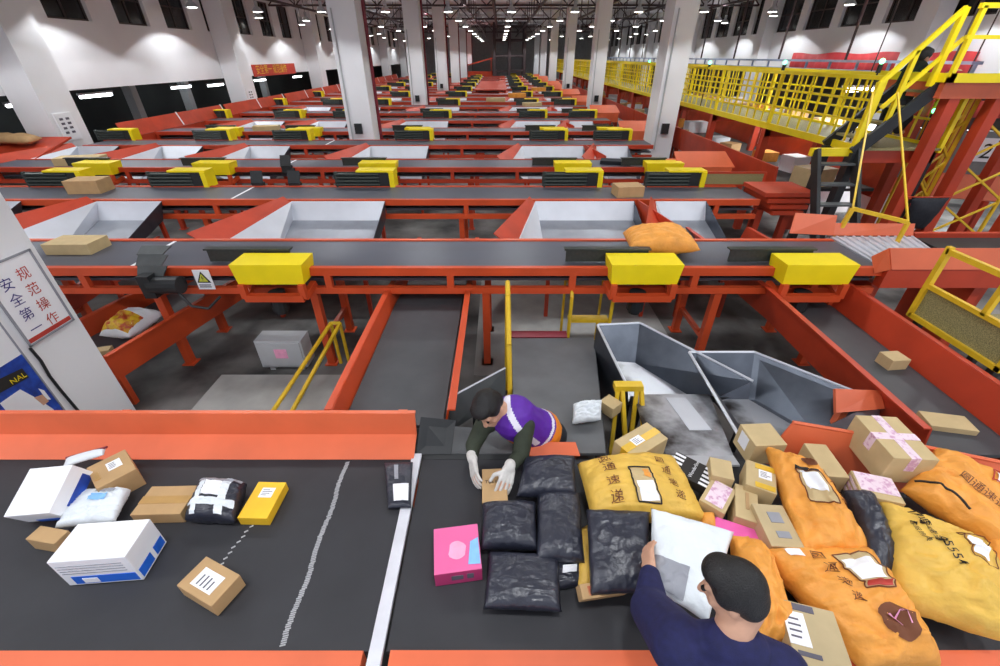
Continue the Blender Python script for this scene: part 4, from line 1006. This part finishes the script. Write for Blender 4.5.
s.patch(.35, .7, .55, .75, 'blue_print', SKYB, root); s.patch(.4, .8, .8, .9, 'grey_print', GPLAS, root)
carton('box', (-2.466, 1.284, 0.975), (-2.291, 1.263, 0.975), (-2.451, 1.360, 0.975), .09, 'small brown carton in front of the tilted white bundle', 'box', CARD)
carton('box', (-2.448, 1.458, 0.950), (-2.380, 1.483, 0.950), (-2.480, 1.535, 0.950), .06, 'tiny brown carton squeezed between the white bundle and the blue printed parcel', 'box', CARD2)
carton('box', (-2.036, 1.431, 0.962), (-1.764, 1.431, 0.962), (-2.046, 1.618, 0.962), .08, 'long plain tan carton before the striped black and white parcel', 'box', CARD, tape=TAPE, tape_along='x')
root, s = soft('parcel', 'black parcel criss-crossed with white tape between the tan carton and the yellow box', 'parcel', BPLAS, (-1.735, 1.419, 0.935), (-1.453, 1.407, 0.935), (-1.510, 1.655, 0.935), (-1.792, 1.677, 0.935), .075, wr=.12, prof=.28, seed=11, under=.9)
s.patch(.25, .62, .45, .85, 'white_label', PAPER, root)
for a, c in ((.12, .24), (.62, .78)): s.patch(a, c, .03, .97, 'white_tape', WPLAS, root, .006)
s.patch(.03, .97, .2, .38, 'white_tape', WPLAS, root, .007); s.patch(.03, .97, .86, .95, 'white_tape', GPLAS, root, .007)
carton('box', (-1.449, 1.426, 0.945), (-1.282, 1.419, 0.945), (-1.446, 1.665, 0.945), .064, 'yellow cardboard box with a white label ending the row on the front belt', 'box', mat('yellow_card', (240, 190, 40), .5), stickers=[(.3, .75, .55, .82, PAPER)])
carton('box', (-1.316, 0.959, 0.975), (-1.256, 1.101, 0.975), (-1.533, 1.054, 0.975), .092, 'lone brown carton with a large white label turned askew on the front belt', 'box', CARD, stickers=[(.2, .75, .22, .78, PAPER)])
root, s = soft('poly_bag', 'flat black pouch with a white label lying across the seam strip', 'pouch', BPLAS, (-0.641, 1.508, 0.905), (-0.510, 1.515, 0.905), (-0.555, 1.846, 0.905), (-0.738, 1.838, 0.905), .025, prof=.3, seed=6)
s.patch(.28, .9, .1, .45, 'white_label', PAPER, root); s.patch(.35, .5, .55, .9, 'grey_print', GPLAS, root)
# ------------------------------------------------------------------ parcels on the right front belt
root, fr = carton('box', (-0.317, 1.095, 0.985), (-0.088, 1.129, 0.985), (-0.348, 1.334, 0.985), .1, 'bright pink box with a pale blue printed corner on the black belt', 'box', PINK)
o, ex, ey, ez = fr; nn = ez.normalized()*.002
B().plate([o+ex*.72+ey*.12+ez+nn, o+ex*.98+ey*.1+ez+nn, o+ex*.98+ey*.68+ez+nn, o+ex*.8+ey*.6+ez+nn], .002).build('blue_print', SKYB, root)
vs = [o+ex*(.5+.19*math.cos(t*.35)*(1+.15*math.sin(t*1.3)))+ey*(.45+.2*math.sin(t*.35))+ez+nn for t in range(18)]
B().plate(vs, .002).build('pale_print', PINKL, root)
face_patch(fr, 'y0', 0, 1, 0, 1, 'dark_front', PINKD, root)
face_patch(fr, 'y0', .35, .6, .35, .7, 'front_print', INK, root, .004); face_patch(fr, 'y0', .68, .82, .35, .75, 'front_print', INK, root, .004)
carton('box', (-0.101, 1.505, 0.965), (0.045, 1.511, 0.965), (-0.110, 1.741, 0.965), .085, 'tan carton gripped by the gloved hands of the worker in the purple vest', 'box', CARD, words=[('Tips for', .12, .55, .03, INKB)])
def black_bag(label, q, z, t, seed, **k):
    (a, b_, c, d) = q
    return soft('poly_bag', label, 'bag', BPLAS, a, b_, c, d, t, 'black poly mailers on the loaded belt', seed=seed, prof=.32, under=.7, wr=.08, **k)
black_bag('black poly mailer topmost beside the gloved hand and the yellow sack', ((0.091, 1.533, 0.980), (0.438, 1.539, 0.980), (0.468, 1.821, 0.980), (0.149, 1.813, 0.980)), 0, .07, 21)
root, s = black_bag('shiny black poly mailer right behind the bright pink box', ((-0.098, 1.245, 0.950), (0.195, 1.235, 0.950), (0.204, 1.515, 0.950), (-0.102, 1.509, 0.950)), 0, .08, 22)
black_bag('black poly mailer lying upright in the middle of the black cluster', ((0.179, 1.167, 0.960), (0.423, 1.167, 0.960), (0.461, 1.567, 0.960), (0.215, 1.588, 0.960)), 0, .07, 23)
black_bag('black poly mailer lowest of the cluster nearest the orange rail', ((-0.078, 0.965, 0.940), (0.284, 0.952, 0.940), (0.300, 1.209, 0.940), (-0.057, 1.235, 0.940)), 0, .06, 24)
root, s = black_bag('black poly mailer half hidden under the cluster showing a white corner label', ((0.233, 1.059, 0.900), (0.417, 1.092, 0.900), (0.447, 1.237, 0.900), (0.259, 1.226, 0.900)), 0, .04, 25)
s.patch(.35, .75, .35, .6, 'white_label', PAPER, root)
black_bag('tall grey black poly mailer leaning on the yellow sack beside the navy sleeve', ((0.413, 0.993, 1.000), (0.675, 0.992, 1.020), (0.784, 1.369, 1.080), (0.452, 1.387, 1.080)), 0, .07, 26)
root, s = soft('mail_sack', 'flat yellow mail sack with a black framed label beside the black poly mailers', 'sack', SACKY, (0.489, 1.364, 1.000), (1.106, 1.364, 1.000), (1.063, 1.804, 1.000), (0.468, 1.750, 1.000), .13, seed=31, wr=.13, prof=.4, pin=.03)
s.frame(.40, .60, .10, .60, 'label_frame', INKB, root); s.patch(.405, .595, .11, .58, 'label_window', CARD2, root, .006); s.patch(.43, .585, .12, .38, 'label_sheet', PAPER, root, .009); s.patch(.52, .58, .42, .56, 'orange_mark', SACKO, root, .009)
for i, ch in enumerate('圆通速递'): s.text(ch, .16, .78-.22*i, -.05, .075, BROWNI, root)
for i, ch in enumerate('圆通速递'): s.text(ch, .70+.015*i, .72-.18*i, -.2, .055, BROWNI, root)
soft('mail_sack', 'small yellow sack corner poking out under the tall black mailer', 'sack', SACKY, (0.374, 1.049, 0.920), (0.463, 1.058, 0.920), (0.516, 1.416, 0.940), (0.419, 1.357, 0.940), .03, N=14, seed=32)
carton('box', (0.378, 0.976, 1.000), (0.605, 0.973, 0.970), (0.357, 1.032, 1.020), .075, 'worn tan carton with red print under the tall black mailer by the orange rail', 'box', CARD, stickers=[(.15, .9, .2, .8, mat('red_print_on_card', (200, 150, 100), .7, rgb2=(176, 92, 60), scale=30, thresh=(.5, .6)))])
root, s = soft('poly_bag', 'white poly mailer held up by the worker in the navy sweater', 'bag', WPLAS, (0.658, 0.969, 1.120), (0.864, 0.835, 1.100), (1.148, 1.232, 1.120), (0.780, 1.365, 1.120), .05, seed=34, prof=.35, wr=.16, under=.8)
s.patch(.0, .55, .02, .35, 'grey_back', GPLAS, root, .006)
# upper row of cartons
root, fr = carton('box', (0.806, 1.737, 1.060), (1.068, 1.887, 1.060), (0.705, 1.874, 1.060), .14, 'yellow taped tan carton with a white label behind the flat yellow sack', 'box', CARD2, tape=TAPEY, tape_along='x', stickers=[(.28, .55, .38, .72, PAPER)])
root, fr = carton('box', (0.985, 1.687, 1.040), (1.132, 1.508, 1.040), (1.063, 1.832, 1.040), .06, 'black and white diagonally striped box between the yellow sack and the tan cartons', 'box', INKB)
o, ex, ey, ez = fr; nn = ez.normalized()*.0022
for u0, u1 in ((0, .26), (.76, 1.0)):
    for i in range(5):
        v0 = .02+.2*i
        B().plate([o+ex*u0+ey*v0+ez+nn, o+ex*u1+ey*(v0+.0)+ez+nn, o+ex*u1+ey*(v0+.1)+ez+nn, o+ex*u0+ey*(v0+.1)+ez+nn], .002).build('white_stripe', PAPER, root)
letters('white_words', 'Wonderline', o+ex*.58+ey*.1+ez+nn*1.5, ey, -ex, .03, PAPER, root)
root, fr = carton('box', (1.501, 1.747, 1.160), (1.692, 1.762, 1.160), (1.498, 1.926, 1.160), .16, 'tan carton with a label on its side in front of the wide steel chute', 'box', CARD2)
face_patch(fr, 'x0', .35, .8, .3, .9, 'side_label', PAPER, root)
root, fr = carton('box', (1.193, 1.588, 1.100), (1.301, 1.541, 1.100), (1.218, 1.725, 1.100), .15, 'plain tan carton beside the striped box', 'box', CARD2)
root, fr = carton('box', (1.082, 1.459, 1.060), (1.169, 1.359, 1.060), (1.197, 1.620, 1.060), .13, 'tan carton under a large pink and white label before the plain carton', 'box', CARD2, stickers=[(.15, .85, .1, .95, TAPEP)])
root, fr = carton('box', (1.342, 1.512, 1.120), (1.463, 1.424, 1.120), (1.396, 1.696, 1.120), .14, 'tan carton with yellow tape ends and a white label below the big orange sack', 'box', CARD2, stickers=[(.42, .85, .42, .74, PAPER), (.3, .95, .76, .95, TAPEY), (.3, .95, .04, .22, TAPEY)])
root, fr = carton('box', (1.226, 1.353, 1.070), (1.328, 1.307, 1.070), (1.318, 1.558, 1.070), .15, 'narrow tan carton standing between the pink labelled carton and the orange sack', 'box', CARD2, stickers=[(.45, .6, .3, .8, CARD)])
root, fr = carton('box', (1.307, 1.172, 1.100), (1.462, 1.195, 1.100), (1.381, 1.397, 1.100), .15, 'greyish tan carton with faint grey print beside the orange sack', 'box', CARDG, stickers=[(.35, .75, .55, .8, GPLAS), (.35, .75, .2, .35, GPLAS)])
carton('box', (1.104, 1.284, 1.020), (1.347, 1.209, 1.020), (1.160, 1.380, 1.020), .05, 'flat hot pink box under the narrow tan cartons', 'box', mat('hot_pink_card', (244, 106, 184), .5))
root, fr = carton('box', (1.794, 1.549, 1.140), (1.919, 1.556, 1.140), (1.848, 1.784, 1.140), .15, 'small tan carton beside the orange pile guard under the big taped carton', 'box', CARD2)
root, fr = carton('box', (2.078, 1.537, 1.300), (2.309, 1.524, 1.300), (2.103, 1.859, 1.300), .19, 'big tan carton wrapped crosswise in pink and white tape on top of the pile', 'box', CARD2, tape=TAPEP, tape_along='xy')
root, fr = carton('box', (1.889, 1.413, 1.160), (2.080, 1.395, 1.160), (1.968, 1.560, 1.160), .13, 'carton covered with pink and white printed tape under the big taped carton', 'box', CARD2, stickers=[(.04, .97, .25, .98, TAPEP)])
for i in range(3): face_patch(fr, 'x0', .1, .9, .15+.28*i, .3+.28*i, 'printed_tape', TAPEP, root)
root, fr = carton('box', (1.137, 0.689, 1.120), (1.344, 0.689, 1.120), (1.261, 0.903, 1.120), .16, 'tan carton with a tall white label by the navy shoulder and the logo sack', 'box', CARDG, stickers=[(.0, .38, .3, .82, PAPER), (.2, .6, .86, .97, INK), (.1, .5, .15, .22, INK)])
carton('box', (1.475, 1.160, 1.000), (1.662, 1.160, 1.000), (1.510, 1.291, 1.000), .08, 'low tan carton showing only its top between the two orange sacks', 'box', CARD)
# sacks
def sack(label, m, q, t, seed, **k):
    return soft('mail_sack', label, 'sack', m, *q, t, 'mail sacks in the pile', seed=seed, **k)
root, s = sack('orange mail sack with a dark topped address window at the back of the pile', SACKO, ((1.446, 1.138, 1.040), (1.822, 1.138, 1.040), (1.721, 1.595, 1.200), (1.580, 1.783, 1.120)), .12, 41, prof=.42, wr=.2, pin=.04)
s.frame(.35, .78, .42, .74, 'window_frame', BROWNI, root, .003); s.patch(.35, .78, .42, .74, 'label_window', CARD2, root, .006); s.patch(.4, .7, .52, .72, 'label_sheet', PAPER, root, .009); s.patch(.35, .78, .74, .77, 'dark_edge', INKB, root, .006)
for i, ch in enumerate('圆通速递'): s.text(ch, .84, .74-.09*i, -.3, .045, BROWNI, root)
s.blotch(.72, .87, .14, .05, 'logo_patch', BROWNI, root)
root, s = sack('long black sack squeezed between the orange sack and the big yellow sack', BPLAS, ((1.709, 1.022, 1.040), (1.884, 1.081, 1.040), (1.980, 1.474, 1.120), (1.840, 1.474, 1.120)), .09, 42, prof=.4)
root, s = sack('biggest yellow mail sack printed 95554 lying in front at the walkway side', SACKY, ((1.739, 0.950, 1.000), (2.154, 0.798, 1.000), (2.339, 1.177, 1.100), (1.976, 1.427, 1.100)), .17, 43, prof=.42, wr=.17, pin=.05)
s.text('95554', .36, .66, -1.15, .055, INKB, root); s.text('圆通速递', .22, .9, -1.15, .042, INKB, root); s.text('客服热线', .16, .74, -1.15, .026, INKB, root)
s.frame(.62, .86, .55, .85, 'window_frame', BROWNI, root, .002); s.patch(.64, .8, .6, .82, 'label_sheet', PAPER, root, .008)
root, s = sack('orange mail sack with a dark piped seam behind the biggest yellow sack', SACKO, ((2.152, 1.474, 1.120), (2.411, 1.103, 1.060), (2.698, 1.441, 1.180), (2.485, 1.696, 1.200)), .13, 44, prof=.42, wr=.19)
b = B(); b.path([s.at(.03+.5*i/14, .16+.05*math.sin(i*.22), 1, .004) for i in range(15)], .006, 6); b.build('dark_piping', INKB, root)
for i, ch in enumerate('圆通速递'): s.text(ch, .3+.13*i, .5-.03*i, -.2, .055, BROWNI, root)
s.frame(.62, .84, .68, .9, 'window_frame', REDI, root, .003); s.patch(.66, .82, .7, .88, 'label_sheet', PAPER, root, .009); s.blotch(.9, .35, .08, .08, 'logo_patch', BROWNI, root)
sack('narrow orange sack at the frame edge between the yellow sack and the piped orange sack', SACKO, ((2.252, 1.009, 1.020), (2.346, 0.966, 1.020), (2.444, 1.166, 1.120), (2.405, 1.286, 1.120)), .06, 45, N=20)
root, s = sack('orange mail sack with a round brown logo nearest the orange rail', SACKO, ((1.464, 0.704, 1.000), (1.789, 0.718, 1.000), (1.797, 1.196, 1.060), (1.227, 1.176, 1.060)), .15, 46, prof=.42, wr=.2, pin=.08)
s.frame(.50, .80, .53, .86, 'window_frame', BROWNI, root, .003); s.patch(.50, .80, .53, .86, 'label_window', CARD2, root, .006); s.patch(.52, .76, .6, .8, 'label_sheet', PAPER, root, .009); s.patch(.52, .78, .54, .58, 'red_strip', REDI, root, .009)
lg = s.blotch(.56, .26, .16, .14, 'logo_patch', BROWNI, root)
s.text('YT', .5, .22, .1, .07, PINKL, root, off=.012)
for i, ch in enumerate('圆通速递'): s.text(ch, .30, .84-.13*i, -.35, .045, BROWNI, root)
s.patch(.13, .27, .86, .93, 'white_tag', PAPER, root, .006)
sack('orange mail sack behind the head of the worker in the navy sweater', SACKO, ((1.024, 0.773, 1.020), (1.237, 0.791, 1.020), (1.299, 1.201, 1.060), (1.148, 1.259, 1.060)), .12, 47, prof=.42, wr=.17)
sack('small orange sack corner showing beside the flat hot pink box', SACKO, ((1.050, 1.330, 1.000), (1.124, 1.307, 1.000), (1.152, 1.410, 1.020), (1.087, 1.410, 1.020)), .04, 48, N=12)
# ------------------------------------------------------------------ people
def rotm(f, up=(0, 0, 1)):
    """head axes: columns right, forward, up"""
    f = V(f).normalized(); rgt = f.cross(V(up)).normalized(); u = rgt.cross(f).normalized()
    return Matrix((rgt, f, u)).transposed()
def head_parts(c, f, up=(0, 0, 1), k=1.0):
    """capsules of a head with face: skull, jaw, nose, ears, brows; c is the skull centre"""
    M = rotm(f, up); c = V(c)
    P = lambda x, y, z: c+M @ (V(x, y, z)*k)
    caps = [('e', c, (.074*k, .092*k, .098*k), M), ('e', P(0, .03, -.055), (.056*k, .062*k, .066*k), M),
            ('e', P(0, .052, -.095), (.03*k, .03*k, .024*k), M),
            (P(0, .09, -.01), P(0, .108, -.045), .011*k, .015*k), ('e', P(0, .072, -.075), (.026*k, .022*k, .010*k), M),
            (P(-.045, .074, .022), P(.045, .074, .022), .013*k, .013*k)]
    for s in (-1, 1):
        caps.append(('e', P(s*.076, -.005, -.025), (.010*k, .020*k, .032*k), M)); caps.append(('e', P(s*.04, .06, -.04), (.022*k, .022*k, .022*k), M))
    return caps, P, M
def hair_parts(P, M, k=1.0):
    return [('e', P(0, -.014, .022), (.084*k, .096*k, .096*k), M), ('e', P(0, -.05, -.02), (.077*k, .062*k, .074*k), M), ('e', P(0, .035, .068), (.07*k, .062*k, .045*k), M),
            ('e', P(-.07, .0, .02), (.018*k, .05*k, .05*k), M), ('e', P(.07, .0, .02), (.018*k, .05*k, .05*k), M)]
def hand_caps(wrist, knuckle, palm_n, curl, spread=1.0, thumb=1, k=1.0):
    """palm and five bent fingers; palm_n points out of the palm, thumb = +1 / -1 picks its side"""
    w_, kn, pn = V(wrist), V(knuckle), V(palm_n).normalized()
    d = (kn-w_).normalized(); sd = d.cross(pn).normalized()*thumb; pn = sd.cross(d).normalized()*thumb
    caps = []
    for t in (-.03, -.01, .01, .03): caps.append((w_+sd*t*.7*k, kn+sd*t*k, .016*k, .013*k))
    lens = (.072, .082, .077, .058)
    for i, t in enumerate((.033, .011, -.011, -.032)):
        a = kn+sd*t*k; l = lens[i]*k; dirn = d; 
        for j, fr in enumerate((.45, .32, .23)):
            ang = curl*(.55+.25*j)
            dirn = (dirn*math.cos(ang)+pn*math.sin(ang)).normalized()
            q = a+(dirn+sd*t*2.2*spread*(j == 0))*l*fr
            caps.append((a, q, (.0095-.0008*j)*k, (.0088-.0008*j)*k)); a = q
    a = w_+d*.025*k+sd*.03*k; q = a+(d*.5+sd*.75+pn*.35).normalized()*.045*k; e = q+(d*.85+sd*.15+pn*.5).normalized()*.035*k
    caps += [(a, q, .014*k, .011*k), (q, e, .0105*k, .009*k)]
    return caps
# worker in the purple vest, bending over the far side of the belt
r = thing('person', (.27, 2.12, 0), 'person in a purple and orange vest bending down, gloved hands on a carton', 'person')
hc = V(-.075, 1.94, 1.29)
caps, P, M = head_parts(hc, (-.25, -.62, -.55), (-.35, -.3, .9))
neck = V(.02, 2.0, 1.20)
hip = V(.27, 2.13, .84); chest = V(.09, 2.03, 1.12)
shR = V(-.10, 1.99, 1.10)      # his right shoulder, at our left
shL = V(.16, 1.95, 1.12)
elR, wrR, knR = V(-.17, 1.90, 1.0), V(-.17, 1.80, .985), V(-.155, 1.715, .955)
elL, wrL, knL = V(.13, 1.83, 1.0), V(.055, 1.70, 1.02), V(.035, 1.635, .99)
body = caps+[(P(0, -.03, -.06), neck, .052, .056), (neck, chest, .06, .12), (chest, V(.18, 2.08, .98), .13, .13), (V(.18, 2.08, .98), hip, .13, .145),
    (neck, shR, .06, .055), (neck, shL, .06, .055), (shR, elR, .052, .042), (elR, wrR, .04, .028), (shL, elL, .052, .042), (elL, wrL, .04, .028)]
for s, x in ((-1, .17), (1, .37)):
    body += [(V(x, 2.14, .8), V(x+.01, 2.16, .46), .085, .06), (V(x+.01, 2.16, .46), V(x, 2.2, .08), .056, .04), (V(x, 2.2, .05), V(x-.03, 2.06, .035), .04, .03)]
body += hand_caps(wrR, knR, (.9, -.1, -.4), .35, thumb=-1)+hand_caps(wrL, knL, (-.45, .1, -.9), .3, thumb=-1)
blob('body', body, .0065, SKIN, r)
blob('hair', hair_parts(P, M), .008, HAIR, r, 2)
for s in (-1, 1): B().ball(P(s*.033, .086, .0), .011, 8).build('eye', EYE, r)
blob('sleeves', [(shR+V(.03, 0, 0), shR, .06, .062), (shR, elR, .062, .052), (elR, elR*.25+wrR*.75, .05, .038), (shL-V(.03, 0, 0), shL, .06, .064), (shL, elL, .064, .056), (elL, elL*.25+wrL*.75, .052, .04)], .008, OLIVE, r)
blob('vest', [(neck+V(.04, .05, -.05), chest, .085, .145), (chest, V(.18, 2.08, .98), .148, .148), (V(.18, 2.08, .98), hip+V(.01, 0, .05), .148, .155), (shR+V(.04, .02, .0), chest+V(-.02, 0, 0), .06, .1), (shL+V(-.04, .03, .01), chest+V(.03, 0, .0), .06, .1)], .008, PURPLE, r)
vo = bpy.context.scene.objects[-1] if False else [o_ for o_ in r.children if o_.name.startswith('vest')][0]
vo.data.materials.append(VORANGE); vo.data.materials.append(REFL)
ax = (hip-chest).normalized(); lat = V(1, 0, 0)
for pl_ in vo.data.polygons:
    c_ = V(pl_.center)+LOC[r]; t_ = (c_-chest).dot(ax); side_ = (c_-chest-ax*t_)
    if t_ > .265 or (abs(t_-.02) < .02 and False): pl_.material_index = 1
    if side_.y < -.05 and side_.x < .02 and t_ > .06: pl_.material_index = 1
    q_ = side_.x*.8+side_.z*.6
    if abs(q_-.035) < .02 and t_ < .2 and side_.z > -.05: pl_.material_index = 2
    if abs(t_-.24) < .012: pl_.material_index = 2
blob('trousers', [(V(.17, 2.14, .84), V(.18, 2.16, .46), .105, .078), (V(.18, 2.16, .46), V(.17, 2.2, .1), .076, .062), (V(.37, 2.14, .84), V(.38, 2.16, .46), .105, .078), (V(.38, 2.16, .46), V(.37, 2.2, .1), .076, .062)], .01, DARKC, r)
def shell_strip(name, pts, wd, m, out):
    """narrow cloth strip laid along points, width across 'out' x direction"""
    b = B()
    for a, c in zip(pts, pts[1:]):
        a, c = V(a), V(c); sx = (c-a).cross(V(out)).normalized()*wd/2
        b.plate([a-sx, c-sx, c+sx, a+sx], .006)
    return b.build(name, m, r)
for nm, w0, k0, pn in (('glove', wrR, knR, (.9, -.1, -.4)), ('glove', wrL, knL, (-.45, .1, -.9))):
    blob(nm, hand_caps(w0+(k0-w0)*.1, k0, pn, .35 if w0 is wrR else .3, thumb=-1, k=1.14)+[(w0+(w0-k0)*.3, w0, .036, .033)], .005, GLOVE, r, 2)
for k in (.8,):
    for sx in (-.085, .085): B().ball((.27+sx*1.2, 2.16, .05), .075, 10, (.6, 1.5, .6)).build('shoe', DARKC, r)
person1 = r
# worker in the navy sweater at the near side, seen from behind
r = thing('person', (.75, .52, 0), 'person with short black hair in a navy sweater reaching over the near orange rail', 'person')
hc = V(.762, .722, 1.62)
caps, P, M = head_parts(hc, (-.8, .45, -.32), (-.15, .2, .95), .93)
neck = V(.772, .66, 1.50); chest = V(.765, .56, 1.30); hip = V(.76, .45, .95)
shL = V(.625, .65, 1.37); shR = V(.93, .58, 1.385)
elL, wrL, knL = V(.615, .85, 1.19), V(.665, 1.02, 1.16), V(.675, 1.095, 1.17)
elR, wrR, knR = V(1.0, .55, 1.12), V(.93, .74, 1.02), V(.92, .81, 1.0)
body = caps+[(P(0, -.04, -.06), neck, .058, .06), (neck, chest, .055, .12), (chest, hip, .13, .13), (neck+V(0, 0, -.1), shL, .05, .055), (neck+V(0, 0, -.1), shR, .05, .055), (shL, elL, .055, .044), (elL, wrL, .042, .03), (shR, elR, .055, .044), (elR, wrR, .042, .03)]
for x in (.66, .86): body += [(V(x, .45, .92), V(x, .47, .48), .09, .062), (V(x, .47, .48), V(x, .42, .08), .058, .042), (V(x, .42, .05), V(x, .55, .035), .04, .03)]
body += hand_caps(wrL, knL, (.85, .25, -.3), .5, thumb=1)+hand_caps(wrR, knR, (-.5, .2, -.8), .4, thumb=-1)
blob('body', body, .0065, SKIN, r)
blob('hair', hair_parts(P, M, .95), .008, HAIR, r, 2)
for s in (-1, 1): B().ball(P(s*.033, .089, .0), .011, 8).build('eye', EYE, r)
blob('sweater', [(neck+V(0, -.03, -.06), chest, .088, .17), (neck+V(-.03, -.03, -.06), neck+V(.03, -.04, -.06), .08, .08), (chest, V(.76, .47, 1.05), .168, .16), (V(.76, .47, 1.05), hip, .16, .158), (neck+V(0, -.02, -.09), shL, .08, .078), (neck+V(0, -.02, -.09), shR, .08, .078),
    (shL, elL, .105, .085), (elL, elL*.12+wrL*.88, .08, .046), (V(.70, .58, 1.28), elL, .12, .08), (shR, elR, .08, .062), (elR, elR*.15+wrR*.85, .06, .042)], .009, NAVY, r)
blob('trousers', [(V(.66, .45, .92), V(.66, .47, .48), .115, .082), (V(.66, .47, .48), V(.66, .43, .1), .08, .065), (V(.86, .45, .92), V(.86, .47, .48), .115, .082), (V(.86, .47, .48), V(.86, .43, .1), .08, .065), (V(.66, .45, .95), V(.86, .45, .95), .13, .13)], .01, DARKC, r)
for x in (.66, .86): B().ball((x, .47, .05), .075, 10, (.62, 1.6, .62)).build('shoe', DARKC, r)
# climber on the stair, dark green coat
r = thing('person', (5.67, 6.9, 2.0), 'person in dark green clothes crouching on the yellow walkway near the stair', 'person')
hc = V(5.74, 6.90, 3.08)
caps, P, M = head_parts(hc, (.9, .1, -.2), k=.9)
DG = mat('dark_green_cloth', (22, 40, 30), .85, var=.2, scale=20)
body = caps+[(P(0, -.03, -.05), V(5.70, 6.90, 2.95), .05, .055), (V(5.70, 6.90, 2.92), V(5.67, 6.90, 2.53), .12, .12), (V(5.70, 6.73, 2.88), V(5.80, 6.70, 2.66), .05, .04), (V(5.80, 6.70, 2.66), V(5.92, 6.62, 2.88), .038, .03), (V(5.70, 7.07, 2.88), V(5.74, 7.10, 2.60), .05, .04), (V(5.74, 7.10, 2.60), V(5.92, 7.13, 2.70), .038, .03),
    (V(5.67, 6.82, 2.50), V(5.82, 6.82, 2.33), .085, .06), (V(5.82, 6.82, 2.33), V(5.78, 6.82, 2.16), .055, .04), (V(5.78, 6.82, 2.15), V(5.86, 6.82, 2.15), .035, .028), (V(5.67, 6.98, 2.50), V(5.66, 6.98, 2.23), .085, .055), (V(5.66, 6.98, 2.23), V(5.60, 6.98, 2.04), .05, .04), (V(5.60, 6.98, 2.02), V(5.67, 6.98, 2.01), .035, .028)]
body += hand_caps(V(5.92, 6.62, 2.88), V(5.97, 6.59, 2.92), (.2, -.1, -.9), .6)+hand_caps(V(5.92, 7.13, 2.70), V(5.99, 7.14, 2.73), (.2, .1, -.9), .6, thumb=-1)
blob('body', body, .009, SKIN, r)
blob('hair', hair_parts(P, M, .92), .01, HAIR, r, 2)
blob('coat', [(V(5.70, 6.90, 2.91), V(5.67, 6.90, 2.48), .14, .145), (V(5.70, 6.75, 2.88), V(5.80, 6.70, 2.66), .07, .055), (V(5.80, 6.70, 2.66), V(5.89, 6.63, 2.84), .052, .042), (V(5.70, 7.05, 2.88), V(5.74, 7.10, 2.60), .07, .055), (V(5.74, 7.10, 2.60), V(5.88, 7.13, 2.68), .052, .042)], .012, DG, r)
blob('trousers', [(V(5.67, 6.82, 2.50), V(5.82, 6.82, 2.33), .105, .08), (V(5.82, 6.82, 2.33), V(5.78, 6.82, 2.18), .075, .06), (V(5.67, 6.98, 2.50), V(5.66, 6.98, 2.23), .105, .075), (V(5.66, 6.98, 2.23), V(5.60, 6.98, 2.06), .072, .06)], .012, DARKC, r)
